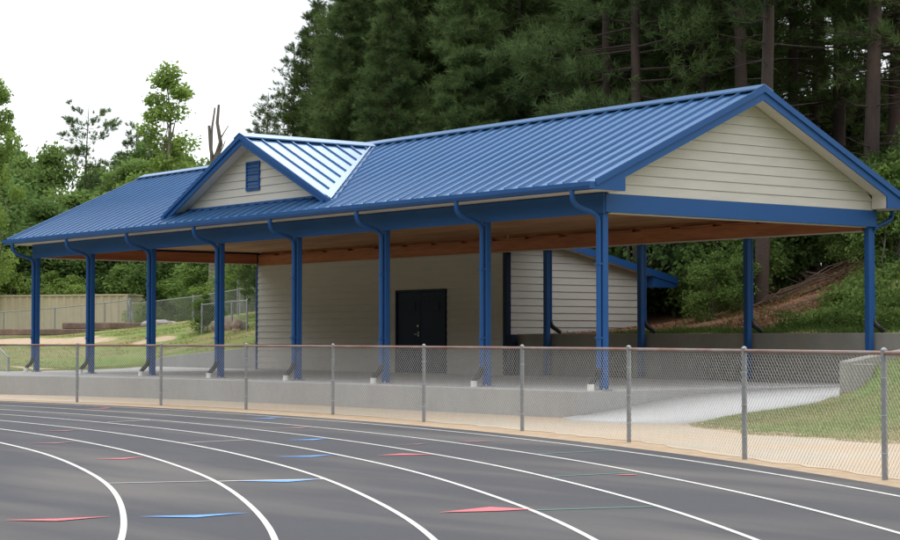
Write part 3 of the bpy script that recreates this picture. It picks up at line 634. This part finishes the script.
FEN = [(-21.2, -7.0), (-18.3, -5.6), (-15.5, -4.6)] + FP + [(15.2, -8.9), (18.0, -10.2), (20.7, -11.5), (23.3, -13.4), (25.7, -15.5), (27.9, -17.8)]
chain_fence('long chain link fence with rusty top rail along the running track', FEN, 1.235, -.466)

def bg(px, d, py=300):
    p = at(px, py, d); return (float(p[0]), float(p[1]))
gzp = lambda p: gz(p[0], p[1])
chain_fence('short chain link fence on the lawn at the end of the deck', [bg(-30, 54), bg(-10, 52.5), bg(9, 51)], 1.0, gzp, .03, 'galv', .1, .002)
chain_fence('chain link fence in front of the beige metal shed', [bg(p, d) for p, d in ((-45, 88), (4, 86), (55, 84), (105, 82), (130, 80.5))], 1.2, gzp, .035, 'galv', .12, .003)
chain_fence('chain link fence climbing the grassy slope below the trees', [bg(p, d) for p, d in ((133, 80), (193, 77.5), (240, 75), (290, 72))], 1.0, gzp, .035, 'galv', .12, .003)
chain_fence('tall chain link fence end at the top of the grassy slope', [bg(p, d) for p, d in ((238, 73.5), (262, 72))], 1.35, gzp, .045, 'galv', .12, .003)
chain_fence('small chain link pen around a boulder on the grassy slope', [bg(202, 66), bg(232, 65), bg(247, 64), bg(240, 68), bg(214, 69.5), bg(202, 66)][:3], 1.02, gzp, .035, 'galv', .12, .003, 'chain_link_pen')
g0 = bg(128, 81); z0 = gz(*g0)
gb = thing('gate_brace', 'leaning grey steel brace post at the corner of the beige shed', 'post', (*g0, z0))
MB().tube([(*g0, z0-.1), (*g0, z0+1.35)], .05, 8).build('post', M['galv'], gb)
g1 = bg(134, 80.5); MB().tube([(g1[0], g1[1], gz(*g1)), (g0[0], g0[1], z0+1.2)], .045, 8).build('brace', M['galv'], gb)

# ------------------------------------------------------------------ beige shed, timber blocks, rocks
A_, B_ = np.array(bg(128, 98)), np.array(bg(-60, 102)); ex = (B_-A_)/np.linalg.norm(B_-A_); ey = np.array((-ex[1], ex[0]));
if ey @ (A_-CAM[:2]) < 0: ey = -ey
LnS = float(np.linalg.norm(B_-A_)); zs = min(gz(*A_), gz(*B_))-.15; hs = 2.42
shed = thing('metal_shed', 'long beige corrugated metal shed beyond the lawn', 'shed', (*A_, zs))
def sp(u, v, z): q = A_+ex*u+ey*v; return (q[0], q[1], zs+z)
mb = MB(); mb.poly([sp(0, 0, 0), sp(LnS, 0, 0), sp(LnS, 2.4, 0), sp(0, 2.4, 0), sp(0, 0, hs), sp(LnS, 0, hs), sp(LnS, 2.4, hs), sp(0, 2.4, hs)], [(0,1,5,4),(1,2,6,5),(2,3,7,6),(3,0,4,7),(4,5,6,7)]); mb.build('wall', M['shed'], shed)
u = .05
while u < LnS-.5:
    mb = MB(); b0 = [sp(u, -.004, .05), sp(u+.06, -.05, .05), sp(u+.20, -.05, .05), sp(u+.26, -.004, .05), sp(u+.44, -.004, .05), sp(u+.44, -.001, .05), sp(u, -.001, .05)]
    mb.prism(b0, (0, 0, hs-.12)); mb.build('wall_panel', M['shed'], shed); u += .46
MB().poly([sp(-.05, -.08, hs-.06), sp(LnS, -.08, hs-.06), sp(LnS, 2.5, hs-.06), sp(-.05, 2.5, hs-.06), sp(-.05, -.08, hs+.03), sp(LnS, -.08, hs+.03), sp(LnS, 2.5, hs+.03), sp(-.05, 2.5, hs+.03)], [(0,3,2,1),(4,5,6,7),(0,1,5,4),(1,2,6,5),(2,3,7,6),(3,0,4,7)]).build('roof', M['shed'], shed)
MB().prism([sp(-.02, -.075, 0), sp(.14, -.075, 0), sp(.14, -.052, 0), sp(-.02, -.052, 0)], (0, 0, hs-.07)).build('corner_trim', M['shed'], shed)
def timber(p0, p1, d0, d1, z, h, i):
    a, b = np.array(bg(p0, d0)), np.array(bg(p1, d1)); e = (b-a)/np.linalg.norm(b-a); n_ = np.array((-e[1], e[0]))*.45
    mb = MB(); mb.prism([(*(a), z), (*(b), z), (*(b+n_), z), (*(a+n_), z)], (0, 0, h)); return tag(mb.build('timber_beam', M['tie'], bevel=.03), None, 'timber')
tz = gz(*bg(80, 86))-.08
for i, (p0, p1, lay) in enumerate([(-8, 32, 0), (33, 88, 0), (89, 140, 0), (62, 110, 1), (111, 155, 1)]):
    o = timber(p0, p1, 78, 76.5, tz+lay*.265, .26, i)
    tag(o, 'weathered brown timber in the low stack in front of the beige shed', None, 'stacked landscape timbers')
def rock(name, c, s, m, label, seed, flat=1.):
    r_ = np.random.default_rng(seed); bm = bmesh.new(); bmesh.ops.create_icosphere(bm, subdivisions=3, radius=1)
    for v in bm.verts:
        p = np.array(v.co); k = 1 + .18*math.sin(3.1*p[0]+seed)+.15*math.sin(4.3*p[1]+2*seed)+.12*math.cos(5*p[2]+seed)+.05*r_.standard_normal()
        v.co = Vector((p[0]*s[0]*k, p[1]*s[1]*k, max(p[2]*s[2]*k, -.1)))
    me = bpy.data.meshes.new(name); bm.to_mesh(me); bm.free(); me.materials.append(m)
    return tag(link(bpy.data.objects.new(name, me), None, c), label, 'rock')
p = bg(229, 65.3); rock('boulder', (*p, gz(*p)-.02), (.62, .5, .42), M['boulder'], 'rounded brown boulder inside the small chain link pen', 3)
p = bg(160, 76); rock('rock', (*p, gz(*p)-.05), (.9, .5, .32), M['rock'], 'flat grey rock on the edge of the grassy slope', 5)
p = bg(240, 64.6); rock('rock', (*p, gz(*p)-.02), (.3, .3, .3), M['boulder'], 'small brown rock beside the boulder in the pen', 8)

# ------------------------------------------------------------------ vegetation
def rotmat(n, r): # random rotations -> two orthonormal axes
    a = r.standard_normal((n, 3)); a /= np.linalg.norm(a, axis=1)[:, None]
    b = r.standard_normal((n, 3)); b -= a*(a*b).sum(1)[:, None]; b /= np.linalg.norm(b, axis=1)[:, None]
    return a, b
def leaf_quads(C, size, r, droop=.3):
    n = len(C); a, b = rotmat(n, r); a[:, 2] -= droop*.5; b[:, 2] *= .6; s = size*(.6+.8*r.random(n))[:, None]
    a /= np.linalg.norm(a, axis=1)[:, None]; b /= np.linalg.norm(b, axis=1)[:, None]
    V = np.stack([C, C+a*s*.5+b*s*.32, C+a*s, C+a*s*.5-b*s*.32], 1).reshape(-1, 3)
    return V, np.arange(4*n).reshape(n, 4)
def limb(mb, a, b, r0, r1, rr, n=6, k=5, sag=.12):
    a, b = np.array(a, float), np.array(b, float); ln = np.linalg.norm(b-a); P = []
    off = rr.standard_normal(3)*ln*sag*.5
    for i in range(k+1):
        t = i/k; P.append(a+(b-a)*t + off*math.sin(math.pi*t) + (rr.standard_normal(3)*ln*.015 if 0 < i < k else 0))
    mb.tube(P, [r0+(r1-r0)*i/k for i in range(k+1)], n, cap=False); return P
def broadleaf(name, h, rad, base, seed, nleaf, size, mat, bark='barkg', clumps=38, lean=0., tr=None, open_=.0):
    r = np.random.default_rng(seed); mb = MB(); tr = tr or h*.016+.05
    top = np.array((lean, 0, h*.93)); spine = limb(mb, (0, 0, -.4), top, tr, .03, r, 8, 8, .06)
    C = []
    for i in range(clumps):
        t = (i+.5)/clumps; z = base+(h-base)*t**.9; w = rad*(math.sin(math.pi*min(1, .18+.80*t))**.7)*(.55+.6*r.random())
        an = r.random()*6.283*1 + i*2.4; rr_ = w*math.sqrt(r.random()*.75+.25)*(1-open_*r.random())
        c = np.array((rr_*math.cos(an)+lean*z/h, rr_*math.sin(an), z + r.normal()*.25)); C.append((c, rad*(.20+.22*r.random())*(1 if t < .85 else .75)))
        s0 = spine[min(len(spine)-1, max(1, int((z/h*.78)*len(spine)) ))]
        if i % 2 == 0 or open_ > .2: limb(mb, s0, c, tr*.32*(1-t*.6), .012, r, 5, 4, .15)
    per = nleaf//clumps; pts = []
    for c, s in C:
        d = r.standard_normal((per, 3)); d /= np.linalg.norm(d, axis=1)[:, None]
        q = d*(s*(.35+.75*r.random(per)**.5))[:, None]; q[:, 2] *= .72; pts.append(c+q + r.standard_normal((per, 3))*s*.12)
    V, Fq = leaf_quads(np.concatenate(pts), size, r)
    return mb.mesh('trunk', M[bark], smooth=True), qmesh('crown', V, Fq, M[mat])
def pine(name, h, rad, base, seed, mat='pine', whorl=.42, nb=5, tuft=20, ndl=22, tr=.19, bare=0, nl=.24, nw=.014, top=.2):
    """straight trunk, whorled limbs, needle tufts along the outer part of every limb"""
    r = np.random.default_rng(seed); mb = MB(); k = 10; bend = r.standard_normal(2)*.25
    P = [np.array((bend[0]*math.sin(3*i/k), bend[1]*math.sin(2.3*i/k), -.5+(h+.5)*i/k)) for i in range(k+1)]
    mb.tube(P, [tr*(1-.93*i/k)+.01 for i in range(k+1)], 10, cap=False)
    def trunk(z): i = min(k-1, max(0, int((z+.5)/(h+.5)*k))); f = (z+.5)/(h+.5)*k-i; return P[i]*(1-f)+P[i+1]*f
    C, A = [], []
    z = base
    while z < h-.3:
        t = (z-base)/(h-base); L0 = rad*((1-t)**.75*.9+top*.5)*(.55+.45*min(1, t*6+.25))
        for j in range(nb):
            if r.random() < .12: continue
            an = r.random()*6.283; ln = L0*(.6+.55*r.random()); up = -.10+.55*t+r.normal()*.12
            a = trunk(z+r.normal()*.12); d = np.array((math.cos(an), math.sin(an), up)); b = a+d*ln + np.array((0, 0, .08*ln))
            mid = (a+b)/2 - np.array((0, 0, .06*ln)); mb.tube([a, mid, b], [.028*(1-t)+.014, .016, .006], 4, cap=False)
            m = max(3, int(tuft*(ln/rad)**.9*(1.1)))
            tt = .28+.72*r.random(m)**.7; base_p = (1-tt)[:, None]**2*a + 2*(tt*(1-tt))[:, None]*mid + (tt**2)[:, None]*b
            side = r.standard_normal((m, 3)); side[:, 2] = side[:, 2]*.5+.15; sp_ = .32*ln*(1.15-tt)+.16
            c = base_p + side*sp_[:, None]*.55; ax = d*.8 + side*.6 + np.array((0, 0, .45)); ax /= np.linalg.norm(ax, axis=1)[:, None]
            C.append(c); A.append(ax)
        z += whorl*(.8+.4*r.random())
    for _ in range(bare):                                         # dead stubs below the crown
        z = base*(.25+.72*r.random()); an = r.random()*6.283; ln = .5+1.6*r.random(); a = trunk(z)
        b = a+np.array((math.cos(an)*ln, math.sin(an)*ln, -.1*ln+.3*r.random())); mb.tube([a, (a+b)/2+r.standard_normal(3)*.06, b], [.022, .014, .005], 4, cap=False)
    C = np.concatenate(C); A = np.concatenate(A); n = len(C)
    dirs = r.standard_normal((n, ndl, 3))*.75 + A[:, None, :]*1.0; dirs /= np.linalg.norm(dirs, axis=2)[:, :, None]
    ln = nl*(.7+.6*r.random((n, ndl, 1))); root = C[:, None, :] + A[:, None, :]*(r.random((n, ndl, 1))-.5)*.22
    tip = root+dirs*ln; sd_ = np.cross(dirs, r.standard_normal((n, ndl, 3))); sd_ /= np.linalg.norm(sd_, axis=2)[:, :, None]+1e-6
    V = np.stack([root+sd_*nw*.5, root-sd_*nw*.5, tip], 2).reshape(-1, 3)
    return mb.mesh('trunk', M['bark'], smooth=True), qmesh('crown', V, np.arange(len(V)).reshape(-1, 3), M[mat])
def plant(name, meshes, x, y, sc, rot, label, cat, group=None, z=None, parts=('trunk', 'crown'), sz=None):
    z = gz(x, y) if z is None else z
    t = thing(name, label, cat, (x, y, z), group); t.rotation_euler.z = rot; t.scale = (sc, sc, sz or sc)
    for nm, me in zip(parts, meshes):
        o = bpy.data.objects.new(nm, me); col.objects.link(o); o.parent = t
    return t

# -- pine forest behind the pavilion
full = [pine('p', 21, 3.4, 2.2, 11, 'pine', .36, 7, 34, 22, .20, nl=.30, nw=.028), pine('p', 19, 3.1, 1.8, 12, 'pine', .36, 7, 34, 22, .18, nl=.30, nw=.028), pine('p', 22, 3.6, 2.5, 13, 'pine', .38, 7, 34, 22, .21, nl=.30, nw=.028), pine('p', 17, 3.4, 1.5, 14, 'pine', .5, 5, 26, 22, .16, nl=.32, nw=.026)]
tall = [pine('p', 22, 3.4, 5.6, 21, 'pine', .52, 4, 30, 22, .20, 24, nl=.28, nw=.024), pine('p', 23, 3.2, 7.4, 22, 'pined', .6, 4, 28, 22, .19, 28, nl=.28, nw=.024), pine('p', 21, 3.6, 5.0, 23, 'pine', .55, 5, 30, 22, .17, 26, nl=.28, nw=.024), pine('p', 24, 3.0, 9.0, 24, 'pined', .65, 4, 26, 22, .21, 34, nl=.28, nw=.024)]
FOREST = 'tall pine standing in the dense forest behind the blue roofed pavilion'; FG = 'pines of the forest behind the pavilion'
EDGE = 'bushy pine with foliage down to the roofline behind the dormer'; EG = 'bushy pines at the forest edge'
k = 0
for px, d, v, sc in [(352, 66, 0, .80), (318, 68, 1, .60), (292, 69, 3, .60), (270, 70, 3, .50), (258, 72, 3, .42), (395, 62, 1, 1.0), (450, 64, 2, 1.0), (512, 58, 0, 1.0), (560, 61, 1, 1.0), (420, 71, 2, 1.0), (375, 72, 0, .9), (480, 72, 0, 1.05), (535, 70, 2, 1.05), (600, 66, 2, 1.0), (585, 74, 0, 1.0), (465, 56, 1, .62), (395, 56.5, 1, .55), (350, 60, 1, .6)]:
    p = bg(px, d); plant('pine_tree', full[v], p[0], p[1], sc, k*1.7, EDGE, 'tree', EG); k += 1
rr = np.random.default_rng(5)
spots = [(608, 54, 0), (640, 51, 2), (665, 56, 1), (690, 60, 3), (706, 53, 2), (748, 50.5, 1), (770, 58, 3), (792, 55, 0), (815, 62, 2), (838, 54, 1), (868, 49, 3), (890, 52, 0), (915, 50, 2), (940, 55, 1), (760, 45.5, 1)]
for row, dd in ((0, 66), (1, 73), (2, 81), (3, 90)):
    for px in range(600 if row < 2 else 480, (960, 800, 720, 680)[row], 44 if row < 2 else 50): spots.append((px+rr.uniform(-14, 14), dd+rr.uniform(-3, 3), int(rr.integers(0, 4))))
spots += [(985, 54, 0), (1030, 52, 2), (1078, 56, 1), (1125, 53, 0), (1005, 64, 3), (1060, 67, 2), (1170, 57, 3)]
for px, d, v in spots:
    p = bg(px, d); solo = (px, d) == (760, 45.5)
    plant('pine_tree', tall[v], p[0], p[1], rr.uniform(.88, 1.12), rr.uniform(0, 6.28), 'straight pine trunk rising from the straw bank behind the retaining wall' if solo else FOREST, 'tree', None if solo else FG)

# -- broadleaf trees on the left, beyond the shed
bl = [broadleaf('b', 11, 3.6, 1.2, 31, 15000, .30, 'leaf', clumps=46), broadleaf('b', 10, 3.9, .8, 32, 15000, .30, 'leafd', clumps=44), broadleaf('b', 12, 3.2, 1.5, 33, 14000, .28, 'leaf', clumps=42, open_=.35), broadleaf('b', 9, 3.8, .5, 34, 15000, .28, 'leafy', clumps=44)]
SG = 'leafy green tree in the wood behind the beige shed and lawn'; SGG = 'leafy trees behind the lawn'
def by_top(px, d, top, meshes, hm, label, group, wide=1., name='leafy_tree', rot=None):
    p = bg(px, d); z = gz(*p); zt = CAM[2] + (338.6-top)/FPX*d; s = (zt-z)/hm
    return plant(name, meshes, p[0], p[1], s*wide, rr.uniform(0, 6.28) if rot is None else rot, label, 'tree', group, z, sz=s)
H = [11.4, 10.4, 12.3, 9.4]
for px, d, top, v, wd in [(-25, 112, 165, 1, 1.1), (8, 118, 168, 0, 1.), (22, 126, 160, 2, .9), (52, 120, 150, 2, .85), (45, 108, 205, 1, 1.2), (75, 114, 190, 0, 1.1), (100, 120, 195, 1, 1.1), (118, 110, 190, 3, 1.), (132, 116, 160, 0, .9), (150, 122, 150, 1, .9), (178, 112, 150, 0, .85), (200, 118, 165, 1, .9), (228, 108, 200, 0, 1.1), (252, 112, 190, 1, 1.1),
        (20, 107, 235, 1, 1.5), (70, 107, 240, 1, 1.5), (112, 109, 235, 1, 1.5), (150, 106, 228, 0, 1.4), (185, 96, 225, 1, 1.4), (215, 95, 228, 0, 1.4), (245, 92, 222, 1, 1.4), (275, 90, 220, 0, 1.4), (172, 97, 262, 3, 1.5), (205, 90, 258, 0, 1.6), (240, 86, 254, 3, 1.4), (140, 106, 262, 1, 1.6), (-10, 130, 150, 1, 1.), (95, 132, 170, 2, 1.), (300, 100, 190, 1, 1.2)]:
    by_top(px, d, top, bl[v], H[v], SG, SGG, wd)
for px, d, top in ((8, 104, 268), (50, 104.5, 274), (68, 104, 278), (30, 105, 282)):
    by_top(px, d, top, bl[3], H[3], 'bright green sapling rising just behind the beige shed roof', 'saplings behind the shed', 1.3, 'sapling')
lone = pine('p', 17, 3.3, 8.6, 41, 'pined', .85, 4, 26, 28, .17, 6, .36, .032, .75)
by_top(88, 124, 104, lone, 17, 'lone pine with flat open crown above the leafy trees', None, .95, 'pine_tree', 1.)
pin2 = pine('p', 15, 3.0, 4.0, 42, 'pined', .6, 5, 26, 24, .16, 6, .34, .03, .4)
by_top(133, 127, 128, pin2, 15, 'dark pine top beside the slender tall tree', None, 1., 'pine_tree', 2.)
pop = broadleaf('b', 16, 2.5, 3.5, 43, 9500, .22, 'leafy', clumps=30, open_=.75, lean=.4, tr=.20)
by_top(174, 108, 70, pop, 15.9, 'slender tall tree with loose pale crown rising over the roof', None, 1.15, 'leafy_tree', 4.2)
by_top(-8, 100, 85, pop, 15.9, 'loose tall tree at the edge of the leafy wood behind the shed', None, .8, 'leafy_tree', 1.2)
# unseen trees added behind the camera, blocking low sky to darken the pavilion
for i in range(46):
    an = R(-205 + i*5.2) ; rad_ = 74 + 8*math.sin(i*2.7); x, y = 0+rad_*math.cos(an), -22+rad_*math.sin(an)
    q = np.array((x, y))-CAM[:2]
    if q @ _f[:2] > 0 and abs(q @ _r[:2]) < .45*(q @ _f[:2]): continue
    plant('leafy_tree', bl[i % 4], x, y, 2.15+.3*math.sin(i*1.9), i*1.3, 'tall leafy tree added out of view across the track to block low sky', 'tree', 'added sky blocking trees', Z0)
# dead snag
p = bg(212, 88); z = gz(*p); r = np.random.default_rng(9)
sn = thing('dead_tree', 'bare dead tree with three broken grey stems above the dormer', 'tree', (*p, z))
right = _r[:2]
def sp2(dx, zz): return (p[0]+right[0]*dx, p[1]+right[1]*dx, z+zz)
zt = lambda py: CAM[2]+(338.6-py)/FPX*88 - z
mb = MB(); mb.tube([sp2(.1, -.3), sp2(.1, 3), sp2(.12, 5)], [.30, .26, .22], 9); limb(mb, sp2(.12, 5), sp2(.28, zt(104)), .18, .06, r, 7, 6, .03); limb(mb, sp2(.12, 5), sp2(-.18, zt(125)), .14, .07, r, 7, 5, .04)
limb(mb, sp2(.15, 4.6), sp2(.10, zt(107)), .10, .04, r, 6, 5, .03); limb(mb, sp2(.2, zt(150)), sp2(.75, zt(125)), .06, .02, r, 5, 4, .08); limb(mb, sp2(.1, zt(160)), sp2(.6, zt(140)), .05, .02, r, 5, 4, .1)
mb.build('trunk', M['barkg'], sn, smooth=True)

# -- understorey and weeds on the bank behind the wall
sh = [broadleaf('s', 3.6, 1.7, .3, 51, 15000, .125, 'weeds', clumps=34, tr=.05), broadleaf('s', 4.2, 1.9, .5, 52, 14000, .14, 'leafd', clumps=34, tr=.06), broadleaf('s', 2.2, 1.2, .1, 53, 8000, .10, 'weeds', clumps=26, tr=.035)]
US = 'leafy green shrub on the bank behind the retaining wall'; UG = 'shrubs on the bank'
for px, d, v, sc in [(690, 52.5, 0, 1.2), (736, 47.4, 0, .85), (742, 49.5, 0, 1.0), (722, 51.5, 1, 1.0), (655, 54, 1, 1.2), (675, 54, 1, 1.2), (712, 51, 1, 1.1), (780, 50, 1, .9), (805, 52, 1, .9), (852, 50, 2, .9), (843, 48.5, 2, .5), (712, 44.8, 2, .6), (735, 45.5, 2, .6), (880, 45.5, 2, .8), (898, 43.5, 2, .9), (872, 47, 0, .6), (908, 46.5, 0, .6), (845, 53, 1, .8), (875, 55, 1, .7), (630, 52, 1, 1.2), (600, 54, 1, 1.2), (925, 48, 1, .7)]:
    p = bg(px, d); plant('shrub', sh[v], p[0], p[1], sc, rr.uniform(0, 6.28), US, 'shrub', UG, parts=('stem', 'foliage'))
for px, d, v, sc in [(820, 60, 1, .9), (760, 62, 1, 1.0), (700, 64, 1, 1.3), (640, 64, 1, 1.6), (880, 62, 1, .9), (580, 64, 1, 1.6), (930, 60, 1, 1.0), (790, 72, 1, 1.1), (720, 76, 1, 1.3), (860, 74, 1, 1.1), (660, 78, 1, 1.6), (900, 80, 1, 1.2), (850, 66, 1, 1.5), (830, 70, 1, 1.5), (875, 68, 1, 1.4), (808, 68, 1, 1.4), (897, 69, 1, 1.5), (862, 58, 1, .8)]:
    p = bg(px, d); plant('shrub', sh[v], p[0], p[1], sc, rr.uniform(0, 6.28), 'dark understorey shrub deep among the forest pines', 'shrub', 'understorey of the forest', parts=('stem', 'foliage'))
p = bg(207, 66.5); plant('shrub', sh[2], p[0], p[1], .5, 1., 'small bushy shrub at the post of the chain link pen', 'shrub', parts=('stem', 'foliage'))
p = bg(883, 43.2); plant('sapling', broadleaf('s', 2.6, .5, .3, 57, 1400, .16, 'leafy', clumps=14, tr=.02), p[0], p[1], .85, 0, 'upright bright green sapling beside the rear corner column', 'sapling', parts=('stem', 'foliage'))
def leafy_weeds(n):
    P = np.c_[rng.uniform(-4.5, 6, n), rng.uniform(8.2, 14, n)]; k = (straw_w(P) < .4) & (np.sin(P[:, 0]*2.3)*np.cos(P[:, 1]*1.9+1) > -.1); P = P[k]
    C = np.repeat(np.c_[P, ground_z(P)], 26, 0); C += rng.standard_normal(C.shape)*np.array((.13, .13, .0)); C[:, 2] += rng.random(len(C))*.34
    return leaf_quads(C, .085, rng)
V, Fq = leafy_weeds(2600)
tag(link(bpy.data.objects.new('leafy_weeds', qmesh('leafy_weeds', V, Fq, M['weeds']))), 'leafy weeds growing over the green slope behind the wall', 'weeds', kind='stuff')
# fallen branches
for i, (px, d, an, ln) in enumerate([(815, 45.5, .3, 2.4), (800, 45, -.25, 2.0), (838, 46.2, .1, 2.2), (825, 44.9, .6, 1.5), (790, 45.3, .15, 1.7), (770, 44.5, -.4, 1.1), (845, 45.4, -.15, 1.6)]):
    p = np.array(bg(px, d)); r = np.random.default_rng(60+i); mb = MB(); e = right*math.cos(an)+_f[:2]*math.sin(an)
    a = p-e*ln/2; b = p+e*ln/2; za, zb = gz(*a), gz(*b); limb(mb, (*a, za+.05), (*b, zb+.16), .028, .010, r, 6, 6, .06)
    for q in range(4):
        t = .3+.6*r.random(); c = a+(b-a)*t; zc = za+(zb-za)*t+.1; limb(mb, (*c, zc), (c[0]+r.normal()*.4, c[1]+r.normal()*.4, zc+.25*r.random()), .012, .004, r, 4, 3, .1)
    tag(mb.build('fallen_branch', M['branch'], smooth=True), 'fallen dead branch lying on the straw covered bank', 'branch', 'fallen branches on the bank')

# -- grass and weeds as real blades
def blades(name, P, h, wd, mat, label, lean=.5):
    n = len(P); z = ground_z(P); B = np.c_[P, z-.01]; an = rng.random(n)*6.283; hh = h*(.5+rng.random(n))
    s = np.c_[np.cos(an), np.sin(an), np.zeros(n)]*wd/2; d = rng.standard_normal((n, 3))*lean; d[:, 2] = 1
    V = np.stack([B-s, B+s, B+d*hh[:, None]*.7], 1).reshape(-1, 3)
    return tag(link(bpy.data.objects.new(name, qmesh(name, V, np.arange(3*n).reshape(-1, 3), M[mat]))), label, 'grass', kind='stuff')
def scatter(n, x0, x1, y0, y1, keep):
    P = np.c_[rng.uniform(x0, x1, n), rng.uniform(y0, y1, n)]; return P[keep(P)]
def k1(P):
    x, y = P[:, 0], P[:, 1]; return (y > path_edge(x)+.04+.12*np.sin(x*3)) & (x > np.where(y < 2.6, ramp_right(y)+.03, 3.5)) & (y < 9)
blades('lawn_grass', scatter(260000, 2.6, 15, -5, 9, k1), .05, .012, 'grass', 'short lawn grass beside the ramp')
def k2(P): x, y = P[:, 0], P[:, 1]; return ((x < deck_left(y)-.1) & (y > -3.3) | (y > 7.6)) & (sand_w(P) < .4) & (x < -23.6)
blades('meadow_grass', scatter(200000, -62, -22, -3.5, 26, k2), .055, .028, 'grass', 'short grass of the lawn and slope beyond the deck')
def k3(P): x, y = P[:, 0], P[:, 1]; s = straw_w(P); return (y > 7.5) & (x > -8.6) & ((s < .5) | (rng.random(len(P)) < .04)) & (rng.random(len(P)) < .35+.65*np.clip(np.sin(x*1.7+y)*np.cos(y*2.1-x)+.5, 0, 1))
blades('bank_weeds', scatter(110000, -11, 7, 7.5, 14, k3), .16, .035, 'weeds', 'weeds and tufts of grass on the bank', .7)
def k4(P): x, y = P[:, 0], P[:, 1]; return straw_w(P) > .3
P_ = scatter(60000, -11, 4, 8, 15, k4); n = len(P_); z = ground_z(P_)+.015; an = rng.random(n)*6.283
d = np.c_[np.cos(an), np.sin(an), rng.normal(0, .18, n)]*.11; s = np.c_[-np.sin(an), np.cos(an), np.zeros(n)]*.008; B = np.c_[P_, z]
tag(link(bpy.data.objects.new('pine_straw', qmesh('pine_straw', np.stack([B-d-s, B-d+s, B+d], 1).reshape(-1, 3), np.arange(3*n).reshape(-1, 3), pbr('pine_straw', (.30, .155, .085), .95, .35, 9.)))), 'brown pine straw covering the bank', 'straw', kind='stuff')
